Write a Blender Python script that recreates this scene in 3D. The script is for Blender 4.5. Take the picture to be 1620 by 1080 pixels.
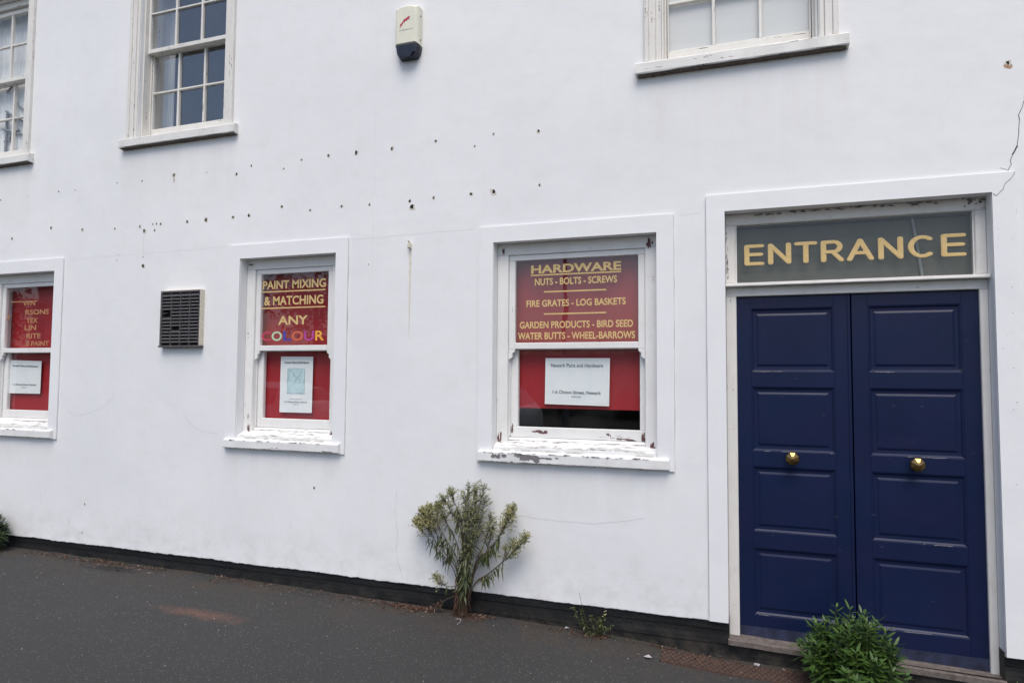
import bpy, math, random
from mathutils import Vector, Matrix, noise

for o in list(bpy.data.objects):
    bpy.data.objects.remove(o)
S = bpy.context.scene
C = S.collection
random.seed(7)
ZC = 1.62          # height of the eye; heights below are given relative to it
D = 4.1057         # distance from the eye to the wall

# ------------------------------------------------------------------ camera
cam = bpy.data.cameras.new('camera')
cam.sensor_width = 36.0
cam.lens = 23.11
cam.clip_start = 0.05
cam.clip_end = 2000
co = bpy.data.objects.new('camera', cam)
C.objects.link(co)
R = [[0.945219980514571, -0.010701499735999922, -0.32625858814663355],
     [-0.006835407167749634, 0.998594491560609, -0.052557764732340376],
     [0.32636247585297756, 0.051908759648149554, 0.9438183167468756]]
w3 = lambda c, s=1: Vector((s * R[0][c], s * R[2][c], -s * R[1][c]))
r_, u_, b_ = w3(0), w3(1, -1), w3(2, -1)
co.matrix_world = Matrix(((r_.x, u_.x, b_.x, 0), (r_.y, u_.y, b_.y, -D), (r_.z, u_.z, b_.z, ZC), (0, 0, 0, 1)))
S.camera = co

# ------------------------------------------------------------------ world and sun
SUN_EL, SUN_AZ = math.radians(60), math.radians(165)
wd = bpy.data.worlds.new("World")
S.world = wd
wd.use_nodes = True
wn = wd.node_tree
wn.nodes.clear()
sky = wn.nodes.new('ShaderNodeTexSky')
sky.sky_type = 'NISHITA'
sky.sun_disc = False
sky.sun_elevation = SUN_EL
sky.sun_rotation = SUN_AZ
sky.air_density = 1.0
sky.dust_density = 2.6
sky.ozone_density = 1.0
bg = wn.nodes.new('ShaderNodeBackground')
bg.inputs['Strength'].default_value = 0.15
wo = wn.nodes.new('ShaderNodeOutputWorld')
wn.links.new(sky.outputs[0], bg.inputs[0])
wn.links.new(bg.outputs[0], wo.inputs[0])
sl = bpy.data.lights.new('sun', 'SUN')
sl.energy = 1.9
sl.angle = math.radians(38)
sl.color = (1.0, 0.945, 0.87)
so = bpy.data.objects.new('sun', sl)
C.objects.link(so)
sd = Vector((math.sin(SUN_AZ) * math.cos(SUN_EL), math.cos(SUN_AZ) * math.cos(SUN_EL), math.sin(SUN_EL)))
so.rotation_euler = sd.to_track_quat('Z', 'Y').to_euler()
S.view_settings.view_transform = 'Standard'
S.view_settings.look = 'None'
S.view_settings.exposure = 0.27
S.view_settings.gamma = 1.0
S.view_settings.use_curve_mapping = False


# ------------------------------------------------------------------ helpers
class MB:
    """collects faces of one mesh"""
    def __init__(self):
        self.v, self.f, self.m, self.mi = [], [], [], 0

    def add(self, vs, fs):
        n = len(self.v)
        self.v += [tuple(p) for p in vs]
        for f in fs:
            self.f.append([i + n for i in f])
            self.m.append(self.mi)

    def box(self, x0, x1, y0, y1, z0, z1, bev=0.0):
        if bev:
            b = min(bev, (x1 - x0) / 3, (z1 - z0) / 3, (y1 - y0) / 3)
            P = []
            for y, e in ((y0, b), (y0 + b, 0), (y1, 0)):
                P += [(x0 + e, y, z0 + e), (x1 - e, y, z0 + e), (x1 - e, y, z1 - e), (x0 + e, y, z1 - e)]
            F = [(0, 1, 2, 3)]
            for k in (0, 4):
                for i in range(4):
                    j = (i + 1) % 4
                    F.append((k + i, k + 4 + i, k + 4 + j, k + j))
            F.append((11, 10, 9, 8))
            self.add(P, F)
            return
        self.add([(x0, y0, z0), (x1, y0, z0), (x1, y0, z1), (x0, y0, z1),
                  (x0, y1, z0), (x1, y1, z0), (x1, y1, z1), (x0, y1, z1)],
                 [(0, 1, 2, 3), (5, 4, 7, 6), (4, 0, 3, 7), (1, 5, 6, 2), (3, 2, 6, 7), (4, 5, 1, 0)])

    def prism_x(self, x0, x1, prof, nx=1, wob=0.0, seed=0):
        """profile of (y, z) points, clockwise seen from -x, run along x"""
        n = len(prof)
        P, F = [], []
        for k in range(nx + 1):
            x = x0 + (x1 - x0) * k / nx
            for i, (y, z) in enumerate(prof):
                d = wob * noise.noise((x * 9 + seed, i * 3.1, seed * 1.7)) if wob else 0
                P.append((x, y + d, z + d))
        for k in range(nx):
            for i in range(n):
                j = (i + 1) % n
                F.append((k * n + i, k * n + j, (k + 1) * n + j, (k + 1) * n + i))
        F.append(list(range(n))[::-1])
        F.append([nx * n + i for i in range(n)])
        self.add(P, F)

    def band(self, x0, x1, z0, z1, w, y0, y1, wt=None):
        """flat raised band up both sides and over the top of an opening, in one piece"""
        wt = wt or w
        O = [(x0 - w, z0), (x0 - w, z1 + wt), (x1 + w, z1 + wt), (x1 + w, z0)]
        I = [(x0, z0), (x0, z1), (x1, z1), (x1, z0)]
        P = [(a, y0, b) for a, b in O + I] + [(a, y1, b) for a, b in O + I]
        F = []
        for i in range(3):
            F.append((i, i + 1, 4 + i + 1, 4 + i))
            F.append((i, 8 + i, 9 + i, i + 1))
            F.append((4 + i, 5 + i, 13 + i, 12 + i))
        F += [(0, 4, 12, 8), (3, 11, 15, 7)]
        self.add(P, F)

    def tube(self, pts, rad, seg=6):
        pts = [Vector(p) for p in pts]
        n = len(pts)
        P, F = [], []
        for i, p in enumerate(pts):
            t = (pts[min(i + 1, n - 1)] - pts[max(i - 1, 0)])
            t = t.normalized() if t.length > 1e-9 else Vector((0, 0, 1))
            a = t.cross(Vector((0, 1, 0.13))).normalized()
            b = t.cross(a)
            r = rad[i] if isinstance(rad, (list, tuple)) else rad
            for k in range(seg):
                an = 2 * math.pi * k / seg
                P.append(p + a * (r * math.cos(an)) + b * (r * math.sin(an)))
        for i in range(n - 1):
            for k in range(seg):
                l = (k + 1) % seg
                F.append((i * seg + k, i * seg + l, (i + 1) * seg + l, (i + 1) * seg + k))
        F.append(list(range(seg))[::-1])
        F.append([(n - 1) * seg + k for k in range(seg)])
        self.add(P, F)

    def ribbon(self, pts, wid, y):
        """a thin line in the plane of the wall, points (x, z)"""
        pts = [Vector((p[0], p[1])) for p in pts]
        n = len(pts)
        P, F = [], []
        for i, p in enumerate(pts):
            t = (pts[min(i + 1, n - 1)] - pts[max(i - 1, 0)]).normalized()
            nn = Vector((-t.y, t.x))
            wv = wid[i] if isinstance(wid, (list, tuple)) else wid
            for s in (-.5, .5):
                q = p + nn * wv * s
                P.append((q.x, y, q.y + ZC))
        for i in range(n - 1):
            F.append((2 * i, 2 * i + 1, 2 * i + 3, 2 * i + 2))
        self.add(P, F)

    def blob(self, x, z, rx, rz, y, n=11, seed=0, rough=.35):
        P = []
        for k in range(n):
            a = 2 * math.pi * k / n
            q = 1 + rough * 1.6 * noise.noise((math.cos(a) * 1.3 + seed * 5.1, math.sin(a) * 1.3, seed * 2.7))
            P.append((x + rx * q * math.cos(a), y, z + ZC + rz * q * math.sin(a)))
        self.add(P, [list(range(n))])

    def leaf(self, p, d, ln, wd_, droop=.3, side=None):
        d = d.normalized()
        s = side or d.cross(Vector((random.uniform(-1, 1), random.uniform(-1, 1), random.uniform(-.3, 1))))
        s = s.normalized() if s.length > 1e-6 else Vector((1, 0, 0))
        g = Vector((0, 0, -droop * ln))
        m1, m2, e = p + d * ln * .35 + g * .12, p + d * ln * .7 + g * .5, p + d * ln + g
        h = wd_ / 2
        self.add([p, m1 - s * h, m1 + s * h, m2 - s * h * .8, m2 + s * h * .8, e],
                 [(0, 1, 2), (1, 3, 4, 2), (3, 5, 4)])

    def bud(self, p, r, l, d=Vector((0, 0, 1))):
        d = d.normalized()
        a = d.cross(Vector((.3, .9, .2))).normalized()
        b = d.cross(a)
        self.add([p - d * l, p + a * r, p + b * r, p - a * r, p - b * r, p + d * l],
                 [(0, 2, 1), (0, 3, 2), (0, 4, 3), (0, 1, 4), (5, 1, 2), (5, 2, 3), (5, 3, 4), (5, 4, 1)])

    def build(self, name, mats, parent=None, smooth=False):
        me = bpy.data.meshes.new(name)
        me.from_pydata(self.v, [], self.f)
        if not isinstance(mats, (list, tuple)):
            mats = [mats]
        for m in mats:
            me.materials.append(m)
        me.polygons.foreach_set('material_index', self.m)
        if smooth:
            me.polygons.foreach_set('use_smooth', [True] * len(self.f))
        me.update()
        o = bpy.data.objects.new(name, me)
        C.objects.link(o)
        o.parent = parent
        return o


def thing(name, label, cat, group=None, loc=(0, 0, 0)):
    o = bpy.data.objects.new(name, None)
    C.objects.link(o)
    o.location = loc
    return tag(o, label, cat, group)


def tag(o, label, cat, group=None, kind=None):
    if label: o['label'] = label
    if cat: o['category'] = cat
    if group: o['group'] = group
    if kind: o['kind'] = kind
    return o


def settle(root, loc):
    """put the origin of a thing at its base while its parts stay where they were built"""
    root.location = loc
    for ch in list(C.objects):
        if ch.parent == root:
            ch.matrix_parent_inverse = Matrix.Translation(-Vector(loc))


# ------------------------------------------------------------------ materials
class NT:
    def __init__(self, name):
        self.mat = bpy.data.materials.new(name)
        self.mat.use_nodes = True
        self.t = self.mat.node_tree
        self.b = self.t.nodes['Principled BSDF']
        self.tc = None

    def n(self, typ, **kw):
        x = self.t.nodes.new(typ)
        for k, v in kw.items():
            if k in x.inputs:
                x.inputs[k].default_value = v
            else:
                setattr(x, k, v)
        return x

    def l(self, a, b):
        self.t.links.new(a, b)

    def pos(self, sc=(1, 1, 1), rot=(0, 0, 0)):
        g = self.n('ShaderNodeNewGeometry')
        m = self.n('ShaderNodeMapping')
        m.inputs['Scale'].default_value = sc
        m.inputs['Rotation'].default_value = rot
        self.l(g.outputs['Position'], m.inputs['Vector'])
        return m.outputs[0]

    def noise(self, scale, detail=3, rough=.55, sc=(1, 1, 1), dist=0):
        x = self.n('ShaderNodeTexNoise')
        x.inputs['Scale'].default_value = scale
        x.inputs['Detail'].default_value = detail
        x.inputs['Roughness'].default_value = rough
        x.inputs['Distortion'].default_value = dist
        self.l(self.pos(sc), x.inputs['Vector'])
        return x.outputs['Fac']

    def ramp(self, fac, stops):
        x = self.n('ShaderNodeValToRGB')
        e = x.color_ramp.elements
        while len(e) > 1:
            e.remove(e[-1])
        for i, (p, c) in enumerate(stops):
            q = e[0] if i == 0 else e.new(p)
            q.position = p
            c = c if isinstance(c, (tuple, list)) else (c, c, c)
            q.color = (*c[:3], 1)
        self.l(fac, x.inputs[0])
        return x.outputs[0]

    def mix(self, fac, a, b, typ='MIX'):
        x = self.n('ShaderNodeMix')
        x.data_type = 'RGBA'
        x.blend_type = typ
        for s, v in ((x.inputs[0], fac), (x.inputs[6], a), (x.inputs[7], b)):
            if isinstance(v, (int, float)):
                s.default_value = v
            elif isinstance(v, (tuple, list)):
                s.default_value = (*v[:3], 1)
            else:
                self.l(v, s)
        return x.outputs[2]

    def math(self, op, a, b=0.0):
        x = self.n('ShaderNodeMath')
        x.operation = op
        for s, v in ((x.inputs[0], a), (x.inputs[1], b)):
            if isinstance(v, (int, float)):
                s.default_value = v
            else:
                self.l(v, s)
        return x.outputs[0]

    def bump(self, h, dist=.01, strength=1.0, prev=None):
        x = self.n('ShaderNodeBump')
        x.inputs['Distance'].default_value = dist
        x.inputs['Strength'].default_value = strength
        self.l(h, x.inputs['Height'])
        if prev: self.l(prev, x.inputs['Normal'])
        self.l(x.outputs[0], self.b.inputs['Normal'])
        return x.outputs[0]

    def col(self, c):
        if isinstance(c, (tuple, list)):
            self.b.inputs['Base Color'].default_value = (*c[:3], 1)
        else:
            self.l(c, self.b.inputs['Base Color'])

    def set(self, **kw):
        for k, v in kw.items():
            self.b.inputs[k.replace('_', ' ')].default_value = v
        return self


def simple(name, c, rough=.6, var=.12, scale=40, metal=0, spec=.5):
    m = NT(name)
    f = m.noise(scale, 4)
    lo = tuple(v * (1 - var) for v in c)
    hi = tuple(min(1, v * (1 + var)) for v in c)
    m.col(m.ramp(f, [(.3, lo), (.7, hi)]))
    m.set(Roughness=rough, Metallic=metal)
    m.b.inputs['Specular IOR Level'].default_value = spec
    return m


M = {}
# painted render of the wall: trowel marks, a little grime, stains and painted shade below the sills
m = NT('painted_render')
big = m.noise(.9, 5, .6)
mid = m.noise(6, 6, .65)
c = m.ramp(big, [(.25, (.725, .73, .74)), (.75, (.80, .803, .807))])
c = m.mix(m.ramp(mid, [(.50, 0.0), (.80, .26)]), c, (.62, .615, .60))
streak = m.noise(3, 5, .6, sc=(5, 1, .35))
c = m.mix(m.ramp(streak, [(.58, 0.0), (.85, .10)]), c, (.55, .54, .50))
scuff = m.noise(26, 7, .7, sc=(1, 1, .6))
c = m.mix(m.ramp(scuff, [(.63, 0.0), (.72, .40)]), c, (.60, .60, .61))
geo = m.n('ShaderNodeNewGeometry')
sx = m.n('ShaderNodeSeparateXYZ')
m.l(geo.outputs['Position'], sx.inputs[0])


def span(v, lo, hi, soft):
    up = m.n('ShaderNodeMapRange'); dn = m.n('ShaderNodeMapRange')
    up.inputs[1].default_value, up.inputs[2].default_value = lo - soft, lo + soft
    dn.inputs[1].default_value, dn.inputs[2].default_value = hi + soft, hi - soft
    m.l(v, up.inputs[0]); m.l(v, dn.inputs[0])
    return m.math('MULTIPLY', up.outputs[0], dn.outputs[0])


drip_shade = m.ramp(m.noise(1.6, 6, .65, sc=(5, 1, .6)), [(.36, 0.0), (.78, 1.0)])
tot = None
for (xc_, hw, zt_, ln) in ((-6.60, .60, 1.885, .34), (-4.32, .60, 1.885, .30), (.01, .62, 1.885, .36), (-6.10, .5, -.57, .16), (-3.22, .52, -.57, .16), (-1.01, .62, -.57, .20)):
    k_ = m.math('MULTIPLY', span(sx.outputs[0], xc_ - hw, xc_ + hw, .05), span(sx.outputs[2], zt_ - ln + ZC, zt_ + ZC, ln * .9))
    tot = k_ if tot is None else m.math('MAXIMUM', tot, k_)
c = m.mix(m.math('MULTIPLY', m.math('MULTIPLY', tot, drip_shade), .42), c, (.58, .525, .46))  # stain and soft shade below each sill, both mixed into the colour
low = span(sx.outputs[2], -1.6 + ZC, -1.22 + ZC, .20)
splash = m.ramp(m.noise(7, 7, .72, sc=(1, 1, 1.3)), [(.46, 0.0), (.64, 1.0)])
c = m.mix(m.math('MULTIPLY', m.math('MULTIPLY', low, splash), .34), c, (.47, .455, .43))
m.col(c)
m.set(Roughness=.62)
b1 = m.bump(m.noise(1.8, 3, .5), .018, .4)
b2 = m.bump(m.noise(8, 5, .6, sc=(1, 1, 1.5)), .0032, .4, b1)
m.bump(m.noise(120, 3, .5), .0006, .4, b2)
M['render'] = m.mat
m = NT('smooth_painted_render')
c = m.ramp(m.noise(2.2, 5, .6), [(.3, (.75, .755, .762)), (.75, (.80, .803, .807))])
c = m.mix(m.ramp(m.noise(9, 6, .7, sc=(3, 1, .5)), [(.58, 0.0), (.85, .22)]), c, (.58, .57, .54))
m.col(c)
m.set(Roughness=.55)
b1 = m.bump(m.noise(5, 4), .006, .5)
m.bump(m.noise(150, 3), .001, .5, b1)
M['band'] = m.mat


def wood(name, base, dirty, crack_lo, axis):
    """old gloss paint on joinery: grime, hairline splits along the grain, small flakes"""
    m = NT(name)
    sc = (1, 1, .06) if axis == 'z' else (.06, 1, 1)
    c = m.ramp(m.noise(5, 5, .6), [(.3, tuple(v * .93 for v in base)), (.7, base)])
    c = m.mix(m.ramp(m.noise(7, 6, .7, sc=(2, 1, 1)), [(.5, 0.0), (.8, .55)]), c, dirty)
    split = m.noise(60, 5, .65, sc=sc)
    flake = m.noise(24, 8, .75)
    mask = m.math('MULTIPLY', m.ramp(split, [(crack_lo, 0.0), (crack_lo + .02, 1.0)]), m.ramp(flake, [(.50, 0.0), (.53, 1.0)]))
    c = m.mix(mask, c, (.11, .085, .065))
    m.col(c)
    m.set(Roughness=.48)
    b1 = m.bump(m.noise(60, 5, .65, sc=sc), .002, .5)
    m.bump(mask, .0025, -.8, b1)
    return m.mat


M['wood'] = wood('white_gloss_joinery', (.77, .765, .75), (.62, .59, .54), .66, 'z')
M['woodh'] = wood('white_gloss_rails', (.77, .765, .75), (.64, .62, .57), .655, 'x')
M['oldwood'] = wood('weathered_white_joinery', (.72, .70, .66), (.55, .50, .44), .615, 'z')
M['oldwoodh'] = wood('weathered_white_rails', (.72, .705, .66), (.55, .50, .44), .60, 'x')
M['doorframe'] = wood('grimy_white_door_frame', (.70, .68, .65), (.50, .44, .39), .645, 'z')
M['doorframeh'] = wood('grimy_white_door_head', (.70, .68, .65), (.50, .44, .39), .65, 'x')
M['sillpaint'] = wood('white_sill_paint', (.77, .77, .76), (.58, .56, .52), .64, 'x')
M['upsill'] = wood('weathered_sill_paint', (.74, .73, .70), (.52, .48, .42), .615, 'x')

m = NT('black_plinth_paint')
c = m.ramp(m.noise(3, 6, .65), [(.3, (.002, .0024, .003)), (.75, (.007, .0074, .0085))])
c = m.mix(m.ramp(m.noise(18, 7, .7), [(.60, 0.0), (.78, .5)]), c, (.026, .023, .019))
c = m.mix(m.ramp(m.noise(30, 7, .75, sc=(1, 1, 1.5)), [(.62, 0.0), (.66, .55)]), c, (.050, .044, .036))
geo = m.n('ShaderNodeNewGeometry')
sx = m.n('ShaderNodeSeparateXYZ')
m.l(geo.outputs['Position'], sx.inputs[0])
mr = m.n('ShaderNodeMapRange')
mr.inputs[1].default_value, mr.inputs[2].default_value = .15, .02
m.l(sx.outputs[2], mr.inputs[0])
c = m.mix(m.math('MULTIPLY', mr.outputs[0], m.ramp(m.noise(9, 6, .7), [(.42, 0.0), (.62, .8)])), c, (.050, .042, .032))
m.col(c)
m.set(Roughness=.6)
b1 = m.bump(m.noise(2, 3, .5, sc=(.3, 1, 6)), .01, .8)
m.bump(m.noise(35, 6, .7), .006, .8, b1)
M['plinth'] = m.mat

m = NT('asphalt')
vor = m.n('ShaderNodeTexVoronoi')
vor.inputs['Scale'].default_value = 92
m.l(m.pos(), vor.inputs['Vector'])
sepc = m.n('ShaderNodeSeparateColor')
m.l(vor.outputs['Color'], sepc.inputs[0])
fine = m.noise(230, 4, .7)
c = m.ramp(fine, [(.3, (.0132, .0132, .0132)), (.72, (.0445, .0442, .0440))])
c = m.mix(m.ramp(m.noise(1.1, 6, .6), [(.35, 0.0), (.75, .55)]), c, m.ramp(fine, [(.3, (.016, .0155, .015)), (.7, (.055, .054, .0525))]))
chip = m.math('MULTIPLY', m.ramp(sepc.outputs[0], [(.80, 0.0), (.86, 1.0)]), m.ramp(vor.outputs['Distance'], [(.22, 1.0), (.42, 0.0)]))
c = m.mix(m.math('MULTIPLY', chip, .62), c, m.mix(sepc.outputs[1], (.075, .074, .072), (.22, .215, .20)))
# pale grit, rarer and bigger
v2 = m.n('ShaderNodeTexVoronoi')
v2.inputs['Scale'].default_value = 62
m.l(m.pos(), v2.inputs['Vector'])
s2 = m.n('ShaderNodeSeparateColor')
m.l(v2.outputs['Color'], s2.inputs[0])
grit = m.math('MULTIPLY', m.ramp(s2.outputs[0], [(.94, 0.0), (.95, 1.0)]), m.ramp(v2.outputs['Distance'], [(.12, 1.0), (.22, 0.0)]))
c = m.mix(m.math('MULTIPLY', grit, .55), c, (.34, .33, .30))
# soil washed against the foot of the wall
geo = m.n('ShaderNodeNewGeometry')
sx = m.n('ShaderNodeSeparateXYZ')
m.l(geo.outputs['Position'], sx.inputs[0])
near = m.n('ShaderNodeMapRange')
near.inputs[1].default_value = -.50
near.inputs[2].default_value = -.02
m.l(sx.outputs[1], near.inputs[0])
soil = m.math('MULTIPLY', near.outputs[0], m.ramp(m.noise(5.5, 6, .7), [(.40, 0.0), (.62, 1.0)]))
c = m.mix(m.math('MULTIPLY', soil, .8), c, m.ramp(m.noise(60, 5, .7), [(.3, (.016, .012, .008)), (.7, (.085, .062, .042))]))
# patch of crushed brick dust
dst = m.n('ShaderNodeVectorMath')
dst.operation = 'DISTANCE'
mp = m.n('ShaderNodeMapping')
mp.inputs['Location'].default_value = (3.36, 3.6, 0)
mp.inputs['Scale'].default_value = (1.0, 5.8, 0.0)
m.l(geo.outputs['Position'], mp.inputs[0])
m.l(mp.outputs[0], dst.inputs[0])
dd = m.math('ADD', dst.outputs['Value'], m.math('MULTIPLY', m.math('SUBTRACT', m.noise(9, 6, .7), .5), 1.0))
brickm = m.math('MULTIPLY', m.ramp(dd, [(.0, 1.0), (.46, 0.0)]), m.ramp(m.noise(40, 5, .7), [(.35, .3), (.6, .9)]))
c = m.mix(m.math('MULTIPLY', brickm, .46), c, (.27, .115, .07))
# sunken darker patch of old repair near the wall, and long thin cracks
m2p = m.n('ShaderNodeMapping')
m2p.inputs['Location'].default_value = (4.72, .62, 0)
m2p.inputs['Scale'].default_value = (1.0, 4.0, 0.0)
m.l(geo.outputs['Position'], m2p.inputs[0])
d2 = m.n('ShaderNodeVectorMath')
d2.operation = 'LENGTH'
m.l(m2p.outputs[0], d2.inputs[0])
d2v = m.math('ADD', d2.outputs['Value'], m.math('MULTIPLY', m.math('SUBTRACT', m.noise(6, 5, .7), .5), .8))
c = m.mix(m.ramp(d2v, [(.12, .75), (.30, 0.0)]), c, (.006, .006, .006))
crk = m.n('ShaderNodeTexVoronoi')
crk.feature = 'DISTANCE_TO_EDGE'
crk.inputs['Scale'].default_value = .55
wv = m.n('ShaderNodeVectorMath')
wv.operation = 'ADD'
ns = m.n('ShaderNodeTexNoise')
ns.inputs['Scale'].default_value = 4.0
ns.inputs['Detail'].default_value = 6
m.l(m.pos(), ns.inputs['Vector'])
m.l(ns.outputs['Color'], wv.inputs[0])
m.l(m.pos(), wv.inputs[1])
m.l(wv.outputs[0], crk.inputs['Vector'])
ckm = m.math('MULTIPLY', m.ramp(crk.outputs['Distance'], [(.0015, 1.0), (.0035, 0.0)]), m.ramp(m.noise(1.3, 2), [(.50, 0.0), (.58, .6)]))
c = m.mix(ckm, c, (.012, .011, .010))
m.col(c)
m.set(Roughness=.85)
b1 = m.bump(m.noise(3, 4), .012, .5)
m.bump(m.noise(170, 4, .7), .004, .9, b1)
M['asphalt'] = m.mat

def glass(name, ior, tint):
    m = NT(name)
    m.t.nodes.remove(m.b)
    tr = m.n('ShaderNodeBsdfTransparent')
    tr.inputs[0].default_value = tint
    gl = m.n('ShaderNodeBsdfGlossy')
    gl.inputs['Roughness'].default_value = .012
    gl.inputs['Color'].default_value = (.95, .97, 1, 1)
    # reflectance of a thin sheet, the same from either side
    f0 = ((ior - 1) / (ior + 1)) ** 2
    gm = m.n('ShaderNodeNewGeometry')
    dt = m.n('ShaderNodeVectorMath')
    dt.operation = 'DOT_PRODUCT'
    m.l(gm.outputs['Normal'], dt.inputs[0])
    m.l(gm.outputs['Incoming'], dt.inputs[1])
    gz_ = m.math('POWER', m.math('SUBTRACT', 1.0, m.math('ABSOLUTE', dt.outputs['Value'])), 5.0)
    refl = m.math('ADD', f0, m.math('MULTIPLY', gz_, 1 - f0))
    bm = m.n('ShaderNodeBump')
    bm.inputs['Distance'].default_value = .004
    bm.inputs['Strength'].default_value = .25
    m.l(m.noise(2.0, 2), bm.inputs['Height'])
    m.l(bm.outputs[0], gl.inputs['Normal'])
    # thin dust and old smears on the surface
    df = m.n('ShaderNodeBsdfDiffuse')
    df.inputs[0].default_value = (.6, .6, .58, 1)
    mx = m.n('ShaderNodeMixShader')
    m.l(refl, mx.inputs[0])
    m.l(tr.outputs[0], mx.inputs[1])
    m.l(gl.outputs[0], mx.inputs[2])
    m2 = m.n('ShaderNodeMixShader')
    m.l(m.ramp(m.noise(4, 6, .7, sc=(1, 1, .6)), [(.45, .002), (.8, .035)]), m2.inputs[0])
    m.l(mx.outputs[0], m2.inputs[1])
    m.l(df.outputs[0], m2.inputs[2])
    m.l(m2.outputs[0], m.t.nodes['Material Output'].inputs[0])
    return m.mat


M['glass'] = glass('shop_glass', 1.70, (.97, .98, .975, 1))
M['clear'] = glass('clear_glass', 1.60, (.99, .995, .99, 1))
M['oldglass'] = glass('old_upstairs_glass', 2.4, (.95, .96, .96, 1))
M['fanglass'] = glass('fanlight_glass', 1.5, (.90, .92, .88, 1))

m = NT('navy_door_paint')
c = m.ramp(m.noise(2.5, 5, .6), [(.3, (.0052, .0112, .041)), (.75, (.0080, .0165, .056))])
c = m.mix(m.ramp(m.noise(3.0, 5, .65, sc=(1, 1, 1.4)), [(.42, 0.0), (.7, .75)]), c, (.0125, .0135, .048))
scr = m.math('MULTIPLY', m.ramp(m.noise(22, 5, .7, sc=(.4, 1, 7)), [(.70, 0.0), (.74, 1.0)]), m.ramp(m.noise(3, 3), [(.5, 0.0), (.6, .55)]))
c = m.mix(scr, c, (.09, .09, .11))
m.col(c)
m.set(Roughness=.34)
m.bump(m.noise(22, 4, .6, sc=(.25, 1, 5)), .0008, .4)
m.b.inputs['Specular IOR Level'].default_value = .22
M['navy'] = m.mat
M['navydust'] = simple('navy_paint_chalked', (.020, .025, .055), .5, .5, 25).mat
m = NT('aged_brass')
m.col(m.ramp(m.noise(50, 5, .7), [(.3, (.22, .125, .045)), (.7, (.46, .30, .125))]))
m.set(Metallic=1.0, Roughness=.28)
M['brass'] = m.mat
m = NT('red_board')
c = m.ramp(m.noise(1.5, 4), [(.3, (.285, .008, .014)), (.7, (.345, .012, .019))])
c = m.mix(m.ramp(m.noise(14, 6, .7, sc=(1, 1, .25)), [(.55, 0.0), (.85, .4)]), c, (.21, .008, .013))
m.col(c)
m.set(Roughness=.5)
M['red'] = m.mat
m = NT('gold_lettering')
m.col(m.ramp(m.noise(60, 4), [(.3, (.61, .42, .165)), (.7, (.70, .51, .225))]))
m.set(Roughness=.45)
M['gold'] = m.mat
M['goldpale'] = simple('pale_gold_edge', (.74, .56, .28), .5, .06).mat
M['oldgold'] = simple('faded_gold_lettering', (.42, .20, .085), .5, .15).mat
for k, cc in (('c1', (.50, .05, .10)), ('c2', (.46, .62, .42)), ('c3', (.05, .06, .36)), ('c4', (.62, .13, .06)), ('c5', (.42, .06, .30)), ('c6', (.80, .40, .05))):
    M[k] = simple('letter_' + k, cc, .45, .08).mat
m = NT('poster_paper')
m.col(m.ramp(m.noise(9, 5, .6), [(.3, (.74, .785, .79)), (.7, (.80, .825, .825))]))
m.set(Roughness=.35)
M['paper'] = m.mat
M['paperedge'] = simple('poster_sleeve_edge', (.86, .86, .85), .3, .03).mat
M['map'] = simple('printed_map_tint', (.52, .68, .71), .4, .10, 70).mat
M['mapline'] = simple('printed_map_lines', (.24, .36, .42), .4, .15, 70).mat
M['ink'] = simple('poster_ink', (.055, .10, .12), .5, .1).mat
M['dark'] = simple('hole_shadow', (.018, .016, .014), .9, .4, 90).mat
M['chip'] = simple('chipped_render', (.60, .56, .50), .9, .25, 200).mat
M['hair'] = simple('hairline_crack_edge_shade', (.36, .36, .37), .9, .3, 30).mat
M['scratch'] = simple('pencil_scratch', (.56, .565, .58), .9, .1, 30).mat
M['joint'] = simple('filled_joint_line', (.71, .713, .72), .9, .04, 8).mat
M['rust'] = simple('rust_stain', (.42, .27, .17), .9, .35, 60).mat
M['rustpale'] = simple('pale_rust_run', (.66, .62, .54), .8, .10, 30).mat
M['bare'] = simple('bare_grey_wood', (.175, .165, .165), .9, .45, 120).mat
M['rot'] = simple('dark_sill_underside', (.13, .105, .085), .9, .5, 90).mat
M['bareold'] = simple('old_plum_paint', (.125, .060, .062), .85, .5, 150).mat
M['algae'] = simple('green_grey_grime', (.44, .44, .40), .9, .25, 60).mat
M['grille'] = simple('dark_brown_plastic', (.085, .080, .082), .5, .3, 60).mat
M['cream'] = simple('cream_paint', (.62, .56, .46), .5, .12, 50).mat
m = simple('cream_alarm_plastic', (.72, .705, .58), .4, .05, 12)
M['alarm'] = m.mat
M['lens'] = simple('navy_lens', (.006, .009, .020), .22, .3, 20).mat
M['logo'] = simple('red_logo', (.40, .02, .06), .5, .2, 90).mat
M['greyprint'] = simple('grey_print', (.36, .36, .36), .5, .1, 90).mat
M['wornpaint'] = simple('worn_door_edge', (.065, .068, .09), .6, .6, 90).mat
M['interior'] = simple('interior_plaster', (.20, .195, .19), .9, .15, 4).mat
m = NT('net_curtain')
c = m.ramp(m.noise(6, 4, .6, sc=(9, 1, .2)), [(.3, (.60, .62, .63)), (.7, (.76, .77, .78))])
m.col(c)
m.set(Roughness=.9)
M['curtain'] = m.mat
m = NT('roller_blind')
m.col(m.ramp(m.noise(2, 4, .6, sc=(.4, 1, 2.5)), [(.3, (.58, .59, .58)), (.7, (.65, .655, .655))]))
m.set(Roughness=.8)
M['blind'] = m.mat
M['greyboard'] = simple('grey_fanlight_board', (.080, .077, .066), .6, .16, 5).mat
M['steel'] = simple('grey_metal_tube', (.20, .21, .22), .45, .15, 30).mat
M['stone'] = simple('worn_stone_sill', (.125, .105, .095), .85, .35, 35).mat
m = NT('rusty_iron')
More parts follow.
